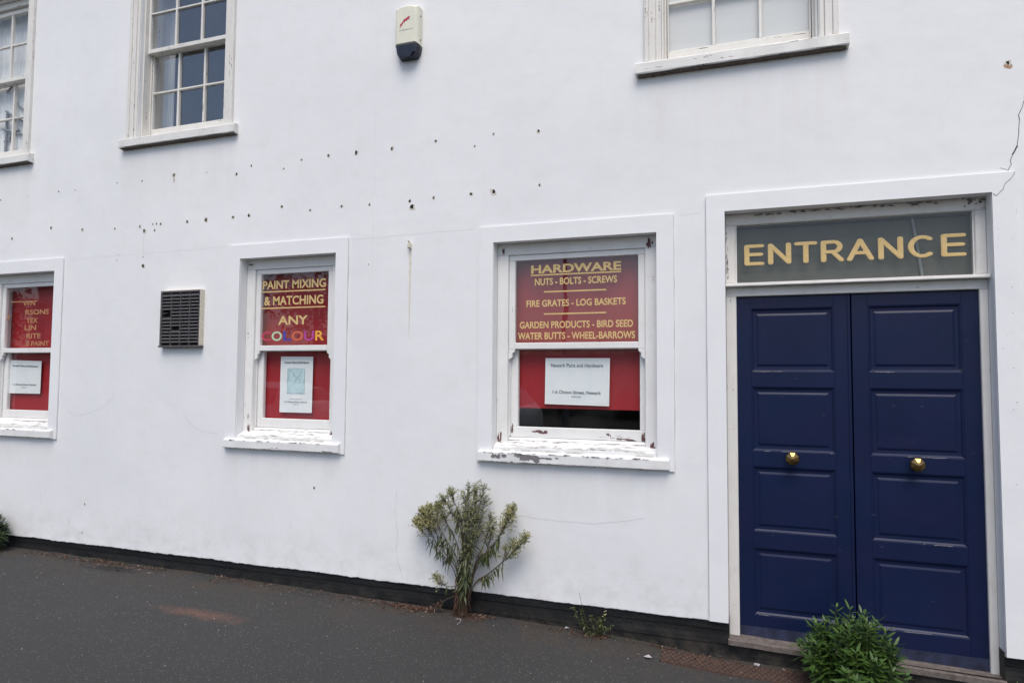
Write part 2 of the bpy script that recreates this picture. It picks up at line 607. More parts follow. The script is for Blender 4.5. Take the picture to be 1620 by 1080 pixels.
m.col(m.ramp(m.noise(45, 6, .7), [(.3, (.035, .022, .018)), (.55, (.085, .046, .034)), (.8, (.15, .085, .06))]))
m.set(Roughness=.9)
m.bump(m.noise(120, 5, .7), .003, .8)
M['iron'] = m.mat


def leafmat(name, lo, hi, scale=28):
    m = NT(name)
    m.col(m.ramp(m.noise(scale, 3, .6), [(.3, lo), (.7, hi)]))
    m.set(Roughness=.5)
    m.b.inputs['Subsurface Weight'].default_value = 0
    return m.mat


M['fleaf'] = leafmat('fleabane_leaf', (.030, .042, .012), (.082, .100, .030))
M['fbud'] = leafmat('fleabane_bud', (.30, .29, .11), (.60, .54, .26), 45)
M['fbud2'] = leafmat('fleabane_bud_dull', (.12, .15, .07), (.27, .29, .14), 45)
M['fstem'] = leafmat('fleabane_stem', (.05, .036, .024), (.10, .07, .045), 15)
M['dead'] = leafmat('dead_leaf', (.05, .024, .016), (.155, .082, .055), 40)
M['bleaf'] = leafmat('bush_leaf', (.024, .060, .010), (.068, .132, .022), 14)
M['bstem'] = leafmat('bush_stem', (.05, .07, .02), (.10, .11, .04), 20)
M['lleaf'] = leafmat('dark_shrub_leaf', (.014, .028, .008), (.042, .075, .018), 16)
M['litterwhite'] = simple('white_paper_scrap', (.36, .36, .35), .8, .1).mat
M['litterpink'] = simple('pinkish_paper_scrap', (.42, .38, .40), .8, .15).mat

# ------------------------------------------------------------------ ground
GX = [(-40, -1.15), (-12, -1.43), (-6, -1.526), (-3.3, -1.545), (-2.2, -1.563), (-1.2, -1.572), (-.6, -1.597), (-.1, -1.634), (.4, -1.645), (1.3, -1.662), (6, -1.75), (40, -2.0)]


def gz(x, y=0.0):
    for (a, b), (c_, d_) in zip(GX, GX[1:]):
        if x <= c_:
            t = (x - a) / (c_ - a)
            z = b + (d_ - b) * t
            break
    far = min(1, max(0, (-y - .05) / .8))
    lin = -1.632 + .0185 * (-x)
    return z * (1 - far) + lin * far + .004 * y + ZC


def sheet(name, mat, xs, ys, f, kind='structure'):
    mb = MB()
    P = [(x, y, f(x, y)) for y in ys for x in xs]
    n = len(xs)
    F = [(j * n + i, j * n + i + 1, (j + 1) * n + i + 1, (j + 1) * n + i) for j in range(len(ys) - 1) for i in range(n - 1)]
    mb.add(P, F)
    o = mb.build(name, mat, smooth=True)
    o['kind'] = kind
    return o


def frange(a, b, n):
    return [a + (b - a) * i / n for i in range(n + 1)]


gx = frange(-40, -8, 12)[:-1] + frange(-8, 3, 120) + frange(3, 40, 12)[1:]
gy = frange(-6.4, -1.2, 20)[:-1] + frange(-1.2, .32, 30)
sheet('pavement', M['asphalt'], gx, gy, lambda x, y: gz(x, y) + .006 * noise.noise((x * 2.1, y * 2.1, 0)) + (.005 * noise.noise((x * 9, y * 9, 3)) if y > -.4 else 0))
mb = MB()
mb.add([(-40, -6.4, gz(-40, -6.4) - .002), (40, -6.4, gz(40, -6.4) - .002), (40, -6.55, gz(40, -6.4) - .006), (-40, -6.55, gz(-40, -6.4) - .006),
        (40, -6.56, gz(40, -6.4) - .13), (-40, -6.56, gz(-40, -6.4) - .13)], [(0, 3, 2, 1), (3, 5, 4, 2)])
k = mb.build('kerb', M['greyprint'])
k['kind'] = 'structure'
sheet('road', M['asphalt'], [-40, 40], [-14, -6.56], lambda x, y: gz(x, -6.4) - .13)
sheet('ground', M['asphalt'], [-400, -40, 40, 400], [-400, -40, -14], lambda x, y: (gz(x, -6.4) if abs(x) <= 40 else gz(math.copysign(40, x), -6.4)) - .13)

# ------------------------------------------------------------------ the building
bld = thing('building', 'long white painted building front with sash windows and blue double doors above a black plinth', 'building')

# openings in the wall: x0, x1, z0, z1
LOWER = [(-6.529, -5.663), (-3.653, -2.789), (-1.552, -.478)]
LZ0, LZ1 = -.50, .897
UPPER = [-6.60, -4.32, .008]
UH = .452
UZ0, UZ1 = 1.93, 3.48
DX0, DX1, DZ1 = -.073, 1.28, .996
PT = -1.424
VENT = (-4.40, -4.0, .225, .662)
openings = [(a, b, LZ0, LZ1) for a, b in LOWER] + [(u - UH, u + UH, UZ0, UZ1) for u in UPPER] + [(DX0, DX1, -9, DZ1), (-4.375, -4.025, .25, .64)]
X0, X1, ZTOP = -10.0, 5.0, 4.7
xs = sorted({X0, X1} | {v for o in openings for v in o[:2]} | set(frange(-9.5, 4.5, 28)))
zs = sorted({PT + .05, ZTOP} | {v for o in openings for v in o[2:4] if v > PT} | set(frange(-1.2, 4.2, 12)))
mb = MB()
inside = lambda x, z: any(a < x < b and c_ < z < d_ for a, b, c_, d_ in openings)
TH = .30
for i in range(len(xs) - 1):
    for j in range(len(zs) - 1):
        if inside((xs[i] + xs[i + 1]) / 2, (zs[j] + zs[j + 1]) / 2):
            continue
        a, b, c_, d_ = xs[i], xs[i + 1], zs[j] + ZC, zs[j + 1] + ZC
        mb.add([(a, 0, c_), (b, 0, c_), (b, 0, d_), (a, 0, d_)], [(0, 1, 2, 3)])
        mb.add([(a, TH, c_), (b, TH, c_), (b, TH, d_), (a, TH, d_)], [(3, 2, 1, 0)])
for a, b, c_, d_ in openings:
    c2 = max(c_, PT + .05) + ZC
    d2 = d_ + ZC
    mb.add([(a, 0, c2), (a, TH, c2), (a, TH, d2), (a, 0, d2)], [(0, 1, 2, 3)])
    mb.add([(b, 0, c2), (b, TH, c2), (b, TH, d2), (b, 0, d2)], [(3, 2, 1, 0)])
    mb.add([(a, 0, d2), (b, 0, d2), (b, TH, d2), (a, TH, d2)], [(0, 3, 2, 1)])
    if c_ > PT:
        mb.add([(a, 0, c2), (b, 0, c2), (b, TH, c2), (a, TH, c2)], [(0, 1, 2, 3)])
# uneven lower edge of the render, kicked out a little over the plinth
for a, b in ((X0, DX0), (DX1, X1)):
    n = int((b - a) / .018)
    P = []
    for i in range(n + 1):
        x = a + (b - a) * i / n
        e = .007 * noise.noise((x * 3, 1.3, 0)) + .005 * noise.noise((x * 17, 4.1, 0)) + .004 * noise.noise((x * 47, 2.1, 0)) - .010 * max(0, noise.noise((x * 8, 7.7, 0)) - .32)
        P += [(x, 0, PT + .05 + ZC), (x, -.001 - .0015 * noise.noise((x * 12, 8, 0)), PT + e + .004 + ZC), (x, .001, PT + e + ZC), (x, .05, PT + e + ZC)]
    mb.add(P, [(4 * i + r + 1, 4 * i + r + 5, 4 * i + r + 4, 4 * i + r) for i in range(n) for r in range(3)])
    for xx in (a, b):
        mb.add([(xx, 0, PT + .05 + ZC), (xx, -.006, PT + ZC), (xx, TH, PT + ZC), (xx, TH, PT + .05 + ZC)], [(0, 1, 2, 3)])
# top and side returns
mb.box(X0, X1, .302, 6, ZTOP + ZC - .3, ZTOP + ZC)
mb.box(X0 - .3, X0, 0, 6, -2 + ZC, ZTOP + ZC)
mb.box(X1, X1 + .3, 0, 6, -2 + ZC, ZTOP + ZC)
# old fixing holes, cracks and runs of rust
NAILS = [(-6.404, 1.583, 2), (-6.046, 1.587, 1), (-5.664, 1.599, 2), (-5.466, 1.594, 1.5), (-4.976, 1.615, 1.5), (-4.697, 1.606, 2), (-4.358, 1.622, 4), (-4.017, 1.611, 1.2), (-3.723, 1.57, 3.2), (-3.581, 1.623, 2), (-6.232, 1.215, 3.2), (-5.742, 1.279, 3.2), (-5.362, 1.24, 3.2), (-4.983, 1.221, 2.5), (-4.704, 1.221, 3), (-4.656, 1.18, 4.2), (-4.565, 1.231, 1.7), (-4.526, 1.233, 2), (-4.48, 1.228, 2.5), (-4.544, 1.18, 2.6), (-4.203, 1.226, 3), (-4.014, 1.228, 4.6), (-3.743, 1.23, 3.2), (-3.591, 1.232, 3.2), (-4.931, .998, 1), (-4.948, .951, 1.2), (-4.657, .965, 1.3), (-4.655, .89, 4),
         (-3.276, 1.569, 2), (-3.116, 1.622, 2), (-2.878, 1.629, 3.2), (-2.639, 1.627, 4), (-2.341, 1.625, 3.4), (-1.996, 1.641, 2.4), (-1.7, 1.572, 1.8), (-1.561, 1.641, 1.8), (-1.243, 1.624, 2.6), (-3.283, 1.278, 2.8), (-3.026, 1.23, 2.4), (-2.753, 1.239, 2.6), (-2.519, 1.232, 2.4), (-2.192, 1.233, 2.8), (-2.175, 1.191, 4.6), (-2.005, 1.239, 2.8), (-1.723, 1.242, 2.8), (-1.56, 1.242, 4.4), (-1.234, 1.261, 2.2), (-2.517, .796, 1.2), (1.375, 1.691, 3.2), (-5.202, -1.096, 2), (-5.218, -1.332, 1.8), (-2.937, -.821, 2.2)]
for i, (x, z, s) in enumerate(NAILS):
    r = .0031 * s
    mb.mi = 2
    mb.blob(x + .15 * r, z - .2 * r, r * 1.55, r * 1.7, -.0006, 10, i, .5)
    mb.mi = 1
    mb.blob(x, z, r * .85, r * 1.15, -.0012, 9, i + 80, .5)
mb.mi = 4
mb.blob(1.377, 1.675, .022, .022, -.0004, 10, 3, .4)
mb.blob(-4.354, 1.59, .007, .03, -.0004, 10, 5, .4)


def wander(pts, n=6, amp=.006, seed=0):
    out = []
    for a, b in zip(pts, pts[1:]):
        for k in range(n):
            t = k / n
            x, z = a[0] + (b[0] - a[0]) * t, a[1] + (b[1] - a[1]) * t
            out.append((x + amp * noise.noise((x * 40 + seed, z * 40, 1)), z + amp * noise.noise((x * 40, z * 40 + seed, 7))))
    out.append(pts[-1])
    return out


mb.mi = 1
p = wander([(1.46, 1.60), (1.441, 1.483), (1.432, 1.441), (1.413, 1.396), (1.414, 1.32), (1.4, 1.227), (1.382, 1.196), (1.368, 1.126), (1.36, 1.106)], 5, .008)
mb.ribbon(p, [.0022 + .003 * abs(noise.noise((q[0] * 60, q[1] * 25, 3))) for q in p], -.0013)
mb.ribbon(wander([(1.405, 1.236), (1.381, 1.19)], 4, .004), .006, -.0016)
mb.mi = 3
p = wander([(1.36, 1.106), (1.325, 1.126)], 5, .006)
mb.ribbon(p, .0025, -.0016)
p = wander([(-2.261, -.80), (-2.261, -.992), (-2.246, -1.125), (-2.257, -1.216), (-2.236, -1.292), (-2.19, -1.42)], 8, .012)
mb.ribbon(p, [.0008 + .002 * max(0, noise.noise((q[0] * 30, q[1] * 14, 3)) + .2) for q in p], -.0007)
mb.mi = 5
for ps in ([(-5.457, -.312), (-5.41, -.345), (-5.349, -.36), (-5.27, -.355), (-5.189, -.336), (-5.11, -.31), (-5.034, -.277), (-4.905, -.192)],
           [(-4.181, -.314), (-4.14, -.36), (-4.097, -.398), (-4.03, -.435), (-3.956, -.455), (-3.829, -.456)],
           [(-1.392, -.9), (-1.225, -.915), (-1.039, -.918), (-.87, -.917), (-.705, -.892), (-.555, -.859)]):
    mb.ribbon(wander(ps, 3, .002), .0026, -.0007)
for q in range(26):
    x, z = random.uniform(-5.9, -3.0), random.uniform(-1.38, -1.02)
    a = random.uniform(1.0, 1.9)
    l = random.uniform(.02, .11)
    mb.ribbon(wander([(x, z), (x + l * math.cos(a), z + l * math.sin(a))], 4, .004, q), random.uniform(.0008, .0022), -.0008 - q * .00001)
mb.mi = 6
mb.ribbon(wander([(-2.474, 4.0), (-2.474, 2.511), (-2.484, 1.2), (-2.49, .2)], 20, .01), .003, -.0005)
mb.ribbon(wander([(-.30, 1.02), (.2, 1.02)][:0] or [(-5.50, .985), (-3.78, 1.0)], 20, .006), .0025, -.00055)
mb.ribbon(wander([(-2.66, .985), (-1.70, 1.0)], 20, .006), .0025, -.00055)
mb.ribbon(wander([(-.34, .99), (-.2, 1.0)], 8, .004), .0025, -.00055)
mb.mi = 7
mb.ribbon(wander([(-2.18, .88), (-2.182, .60), (-2.185, .25)], 8, .004), [.02, .02, .018, .018, .016, .016, .015, .014, .014, .013, .012, .011, .010, .008, .006, .004, .002][:17], -.0009)
mb.ribbon(wander([(-4.656, 1.17), (-4.657, .99)], 6, .002), .003, -.0009)
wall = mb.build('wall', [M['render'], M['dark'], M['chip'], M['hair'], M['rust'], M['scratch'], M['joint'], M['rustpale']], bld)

# cut end of an old pipe bracket standing out of the wall
mb = MB()
mb.box(-2.192, -2.172, -.028, .01, .893 + ZC, .925 + ZC, .004)
mb.tube([(-2.184, -.032, .945 + ZC), (-2.183, -.010, .93 + ZC), (-2.18, .01, .91 + ZC)], .006, 6)
mb.build('bracket_stub', M['cream'], bld)

# plinth: black painted brick courses, a little behind the render
mb = MB()
for a, b in ((X0, DX0 + .002), (DX1 - .002, X1)):
    n = int((b - a) / .05)
    P = []
    rows = [PT + .02, PT - .045, PT - .055, PT - .125, PT - .135, PT - .6]
    for i in range(n + 1):
        x = a + (b - a) * i / n
        for j, z in enumerate(rows):
            P.append((x, .010 + (.002 if j in (2, 4) else 0) + .004 * noise.noise((x * 5, z * 14, 2)), z + ZC))
    r = len(rows)
    mb.add(P, [(r * i + j, r * i + j + 1, r * (i + 1) + j + 1, r * (i + 1) + j) for i in range(n) for j in range(r - 1)])
    for xx in (a, b):
        mb.add([(xx, .010, PT + .02 + ZC), (xx, .010, PT - .6 + ZC), (xx, TH, PT - .6 + ZC), (xx, TH, PT + .02 + ZC)], [(0, 1, 2, 3)])
# riser under the doors
mb.add([(DX0, .016, -1.52 + ZC), (DX1, .016, -1.54 + ZC), (DX1, .02, -2.0 + ZC), (DX0, .02, -2.0 + ZC)], [(0, 3, 2, 1)])
mb.build('plinth', M['plinth'], bld, smooth=False)

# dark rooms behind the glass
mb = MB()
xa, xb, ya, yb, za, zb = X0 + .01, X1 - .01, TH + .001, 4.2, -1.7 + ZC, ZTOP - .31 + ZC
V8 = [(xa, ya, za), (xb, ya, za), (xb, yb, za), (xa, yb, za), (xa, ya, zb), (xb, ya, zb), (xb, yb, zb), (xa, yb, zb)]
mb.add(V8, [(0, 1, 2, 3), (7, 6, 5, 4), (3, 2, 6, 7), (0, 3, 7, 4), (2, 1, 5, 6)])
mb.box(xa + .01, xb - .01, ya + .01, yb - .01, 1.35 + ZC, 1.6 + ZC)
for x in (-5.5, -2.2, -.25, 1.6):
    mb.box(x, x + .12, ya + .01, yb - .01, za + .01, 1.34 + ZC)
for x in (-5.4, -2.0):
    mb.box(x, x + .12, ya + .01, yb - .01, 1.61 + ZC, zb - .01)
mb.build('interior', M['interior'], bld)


# ------------------------------------------------------------------ lettering
def text(body, xl, xr, z0, z1, y, mat, parent=None, name='lettering', bold=.012, slant=0.0):
    """lettering in the plane of the glass, fitted between xl-xr and z0-z1"""
    cu = bpy.data.curves.new(name, 'FONT')
    cu.body = body
    cu.offset = bold
    cu.resolution_u = 4
    o = bpy.data.objects.new(name, cu)
    C.objects.link(o)
    bpy.context.view_layer.update()
    dg = bpy.context.evaluated_depsgraph_get()
    me = bpy.data.meshes.new_from_object(o.evaluated_get(dg), depsgraph=dg)
    bpy.data.objects.remove(o)
    vx = [v.co.x for v in me.vertices]
    vy = [v.co.y for v in me.vertices]
    ax, bx, ay, by = min(vx), max(vx), min(vy), max(vy)
    for v in me.vertices:
        u = (v.co.x - ax) / (bx - ax)
        t = (v.co.y - ay) / (by - ay)
        v.co = (xl + (xr - xl) * u, y, z0 + (z1 - z0) * t + slant * u + ZC)
    me.materials.clear()
    me.materials.append(mat)
    o = bpy.data.objects.new(name, me)
    C.objects.link(o)
    o.parent = parent
    return o


def merge(name, obs, parent):
    """several lines of lettering become one mesh"""
    mb = MB()
    mats = []
    for o in obs:
        mt = o.data.materials[0]
        if mt not in mats: mats.append(mt)
        mb.mi = mats.index(mt)
        mb.add([v.co[:] for v in o.data.vertices], [list(p.vertices) for p in o.data.polygons])
        bpy.data.objects.remove(o)
    return mb.build(name, mats, parent)


def line(x0, x1, z, th, y, mat):
    mb = MB()
    mb.box(x0, x1, y, y + .0008, z - th / 2 + ZC, z + th / 2 + ZC)
    return mb.build('lettering', mat)


UGF = 1.0238     # readings on the upper glass, which sits 98 mm behind the wall face


def T(body, xl, xr, z0, z1, mat='gold', bold=.022, y=.0972):
    return text(body, xl * UGF, xr * UGF, z0 * UGF, z1 * UGF, y, M[mat], None, 'lettering', bold)


def L(x0, x1, z, th=.009, mat='gold', y=.0968):
    return line(x0 * UGF, x1 * UGF, z * UGF, th, y, M[mat])


# ------------------------------------------------------------------ ground floor windows
def patches(mb, pats):
    """where the paint has come off the wood"""
    for (px, pz, rx, rz, yy) in pats:
        for k in range(9):
            mb.blob(px + random.uniform(-rx, rx), pz + random.uniform(-rz, rz) * .55, rx * random.uniform(.12, .42), rz * random.uniform(.3, .8), yy - .0012 - .00013 * k, 13, px * 9 + k + pz, .75)


def lower_window(x0, x1, label, board_bottom, letters, peel):
    mb = MB()
    t0, t1 = .07, .215
    fw = .079
    for a, b in ((x0 + .001, x0 + fw), (x1 - fw, x1 - .001)):
        mb.box(a, b, t0, t1, -.48 + ZC, LZ1 - fw + ZC, .003)
    mb.mi = 1
    mb.box(x0 + .001, x1 - .001, t0 + .004, t1, LZ1 - fw + ZC, LZ1 - .001 + ZC, .003)
    # staff beads that hold the lower sash
    mb.mi = 0
    for a, b in ((x0 + fw, x0 + fw + .006), (x1 - fw - .006, x1 - fw)):
        mb.box(a, b, .112, .122, -.40 + ZC, LZ1 - fw + ZC)
    mb.mi = 2
    patches(mb, peel['plum'])
    win = mb.build('window', [M['wood'], M['woodh'], M['bareold']], bld)
    win['label'] = label
    # raised flat band round the opening
    mb = MB()
    bw = .105
    mb.band(x0 - .002, x1 + .002, -.568 + ZC, LZ1 - .002 + ZC, bw - .002, -.012, .004, bw + .002)
    mb.mi = 1
    for e in (x0 - bw - .0015, x1 + bw + .0015):
        p = wander([(e, -.56), (e, LZ1 + bw - .01)], 30, .003, x0)
        mb.ribbon(p, [.0006 + .0028 * max(0, .35 + noise.noise((q[0] * 3, q[1] * 6, 2))) for q in p], -.0009)  # shadow line of the raised band, drawn in grey along its outer edges
    mb.build('surround', [M['band'], M['hair']], win)
    # sill
    mb = MB()
    mb.prism_x(x0 + .002, x1 - .002, [(.006, -.4945 + ZC), (.006, -.468 + ZC), (.10, -.428 + ZC), (.112, -.412 + ZC), (.25, -.402 + ZC), (.25, -.4945 + ZC)], 40, .0016, x0)
    mb.prism_x(x0 - .088, x1 + .074, [(-.036, -.560 + ZC), (-.040, -.554 + ZC), (-.040, -.502 + ZC), (-.035, -.4955 + ZC), (-.0005, -.487 + ZC), (-.0005, -.566 + ZC)], 60, .0022, x0 + 3)
    mb.prism_x(x0 + .001, x1 - .001, [(-.0005, -.5655 + ZC), (-.0005, -.4875 + ZC), (.006, -.485 + ZC), (.006, -.5655 + ZC)], 2)
    mb.mi = 1
    for i in range(26):      # grime lying along the top of the sill
        x = random.uniform(x0 + .03, x1 - .05)
        mb.add([(x, -.004, -.4845 + ZC), (x + random.uniform(.01, .08), -.0042, -.4845 + ZC), (x + .03, .0055, -.479 + ZC)], [(0, 1, 2)])
    mb.mi = 2
    for i in range(peel.get('flecks', 20) + 60):
        mb.mi = 1 if i >= peel.get('flecks', 20) else 2
        x = random.uniform(x0 + .01, x1 - .12)
        t = random.choice((random.uniform(.0, .2), random.uniform(.2, .9), random.uniform(.9, .985)))
        l = random.uniform(.01, .11)
        q = [(x + l * k / 6, t + .035 * noise.noise((x * 40 + k, t * 9, 1))) for k in range(7)]
        w_ = [random.uniform(.008, .05) * math.sin(math.pi * (k + .3) / 6.6) for k in range(7)]
        at_ = lambda xx, tt: (xx, .006 + .094 * tt, -.468 + .04 * tt + (.0022 if mb.mi == 2 else .0019) + ZC)
        pl = [at_(a, b) for a, b in q] + [at_(a, b + ww) for (a, b), ww in zip(q[::-1], w_[::-1])]
        mb.add(pl, [list(range(14))[::-1]])
    mb.mi = 2
    for i in range(peel.get('flecks', 20)):
        x = random.uniform(x0 - .06, x1 - .03)
        z = random.choice((-.5585, -.500)) + random.uniform(-.002, .004)
        mb.blob(x, z, random.uniform(.004, .020), random.uniform(.0012, .0035), -.0412 - .00003 * i, 9, i + x0, .9)
    patches(mb, peel['sill'])
    mb.build('sill', [M['sillpaint'], M['algae'], M['bare']], win)
    # upper sash with horns
    ux0, ux1 = x0 + fw + .001, x1 - fw - .001
    st, tr_ = .044, .037
    mz0, mz1 = .1825, .2235
    ya, yb = .085, .112
    mb = MB()
    top = LZ1 - fw - .001
    mb.box(ux0, ux0 + st, ya, yb, mz0 - .002 + ZC, top - tr_ + ZC, .003)
    mb.box(ux1 - st, ux1, ya, yb, mz0 - .002 + ZC, top - tr_ + ZC, .003)
    for s, xe in ((1, ux0), (-1, ux1)):
        P = [(0, 0), (st, 0), (st * .96, -.018), (st * .55, -.030), (st * .62, -.048), (st * .40, -.062), (st * .1, -.066), (0, -.082)]
        n = len(P)
        pts = [(xe + s * px, ya + .001, mz0 + pz + ZC) for px, pz in P] + [(xe + s * px, yb - .001, mz0 + pz + ZC) for px, pz in P]
        mb.add(pts, [list(range(n)), list(range(2 * n - 1, n - 1, -1))] + [(i, i + n, (i + 1) % n + n, (i + 1) % n) for i in range(n)])
    mb.mi = 1
    mb.box(ux0, ux1, ya, yb, top - tr_ + ZC, top + ZC, .003)
    mb.box(ux0 + st, ux1 - st, ya - .002, yb + .012, mz0 + ZC, mz1 + ZC, .003)
    us = mb.build('sash', [M['wood'], M['woodh']], win)
    mb = MB()
    mb.add([(ux0 + .03, .098, mz1 - .01 + ZC), (ux1 - .03, .098, mz1 - .01 + ZC), (ux1 - .03, .098, top - .02 + ZC), (ux0 + .03, .098, top - .02 + ZC)], [(0, 1, 2, 3)])
    mb.build('pane', M['glass'], win)
    # lower sash
    ya, yb = .125, .158
    lx0, lx1 = ux0 + .002, ux1 - .002
    mb = MB()
    st2, rb = .053, .070
    mb.box(lx0, lx0 + st2, ya, yb, -.409 + rb + ZC, mz0 - .003 + ZC, .003)
    mb.box(lx1 - st2 + .014, lx1, ya, yb, -.409 + rb + ZC, mz0 - .003 + ZC, .003)
    mb.mi = 1
    mb.box(lx0, lx1, ya, yb, -.409 + ZC, -.409 + rb + ZC, .003)
    mb.box(lx0, lx1, ya + .002, yb, mz0 - .003 + ZC, mz1 - .002 + ZC, .003)
    mb.mi = 2
    for (px, pz, rx, rz) in peel.get('rail', ()):
        for k in range(5):
            mb.blob(px + random.uniform(-rx, rx), pz + random.uniform(-rz, rz) * .5, rx * random.uniform(.2, .6), rz * random.uniform(.35, .9), ya - .0004 - .0001 * k, 13, px * 7 + k, .7)
    mb.build('sash', [M['wood'], M['woodh'], M['bareold']], win)
    mb = MB()
    mb.add([(lx0 + .03, .14, -.40 + rb + ZC), (lx1 - .03, .14, -.40 + rb + ZC), (lx1 - .03, .14, mz0 + ZC), (lx0 + .03, .14, mz0 + ZC)], [(0, 1, 2, 3)])
    mb.build('pane', M['clear'], win)
    # painted board behind the glass
    mb = MB()
    mb.box(x0 + .03, x1 - .03, .172, .184, board_bottom + ZC, LZ1 - .04 + ZC)
    mb.build('backing_board', M['red'], win)
    if letters:
        merge('lettering', letters, win)
    return win


W3L = [T('HARDWARE', -1.289, -.695, .672, .728, bold=.03), L(-1.292, -.695, .6615, .0085),
       T('NUTS - BOLTS - SCREWS', -1.263, -.722, .594, .6395), L(-1.20, -.79, .5505, .009),
       T('FIRE GRATES - LOG BASKETS', -1.32, -.667, .453, .4975), L(-1.20, -.79, .405, .009),
       T('GARDEN PRODUCTS - BIRD SEED', -1.366, -.622, .312, .3575), T('WATER BUTTS - WHEEL-BARROWS', -1.378, -.61, .240, .286)]
W2L = [T('PAINT MIXING', -3.439, -2.874, .6465, .7115), L(-3.449, -2.877, .6275, .0095),
       T('& MATCHING', -3.424, -2.893, .5235, .5915), L(-3.448, -2.876, .502, .0095), T('ANY', -3.291, -3.025, .3745, .441, bold=.02)]
for ch, a, b, mt in (('C', -3.44, -3.352, 'c1'), ('O', -3.347, -3.252, 'c2'), ('L', -3.241, -3.168, 'c3'), ('O', -3.165, -3.063, 'c4'), ('U', -3.055, -2.968, 'c5'), ('R', -2.957, -2.88, 'c6')):
    W2L.append(T(ch, a, b, .253, .325, mt, .02))
W1L = [L(-6.20, -5.866, .635, .008, 'oldgold'), T('WN', -6.052, -5.897, .597, .640, 'oldgold'), T('MAY', -6.342, -6.204, .475, .519, 'oldgold'), T('RSONS', -6.013, -5.722, .515, .560, 'oldgold'),
       T('TEX', -5.997, -5.855, .441, .486, 'oldgold'), T('LIN', -6.015, -5.871, .377, .422, 'oldgold'), T('RITE', -5.988, -5.812, .304, .349, 'oldgold'), T('E PAINT', -5.984, -5.705, .237, .280, 'oldgold')]
# the right-hand window is the widest and the most weathered
PEEL3 = {'flecks': 85, 'rail': [(-1.275, -.372, .055, .010), (-.80, -.374, .012, .010), (-.70, -.40, .06, .006)],
         'sill': [(-1.49, -.519, .045, .016, -.0402), (-1.30, -.524, .085, .020, -.0402), (-1.36, -.510, .03, .010, -.0402), (-1.15, -.521, .05, .007, -.0402)],
         'plum': [(-1.53, -.425, .012, .045, .0698), (-1.462, -.360, .012, .035, .0848 + .04), (-.575, -.385, .011, .035, .0848 + .04), (-.515, -.44, .016, .028, .0698), (-.525, .845, .018, .028, .0698), (-1.51, .845, .008, .02, .0698)]}
PEEL2 = {'flecks': 48, 'rail': [], 'sill': [(-3.33, -.556, .03, .004, -.0402), (-2.80, -.553, .04, .006, -.0402)],
         'plum': [(-3.60, -.435, .010, .040, .0698), (-2.838, -.435, .018, .035, .0698), (-3.605, -.32, .004, .02, .0698), (-2.83, .50, .005, .014, .0698), (-3.615, .86, .02, .006, .0698)]}
PEEL1 = {'flecks': 22, 'rail': [], 'sill': [], 'plum': [(-5.735, -.44, .008, .03, .0698), (-5.95, -.43, .20, .0035, .062)]}
lower_window(*LOWER[0], 'ground floor sash window with faded gold lettering on red', -.40, W1L, PEEL1)
lower_window(*LOWER[1], 'ground floor sash window lettered for paint mixing, with coloured letters', -.40, W2L, PEEL2)
lower_window(*LOWER[2], 'wide ground floor sash window lettered HARDWARE with badly peeling sill', -.215, W3L, PEEL3)


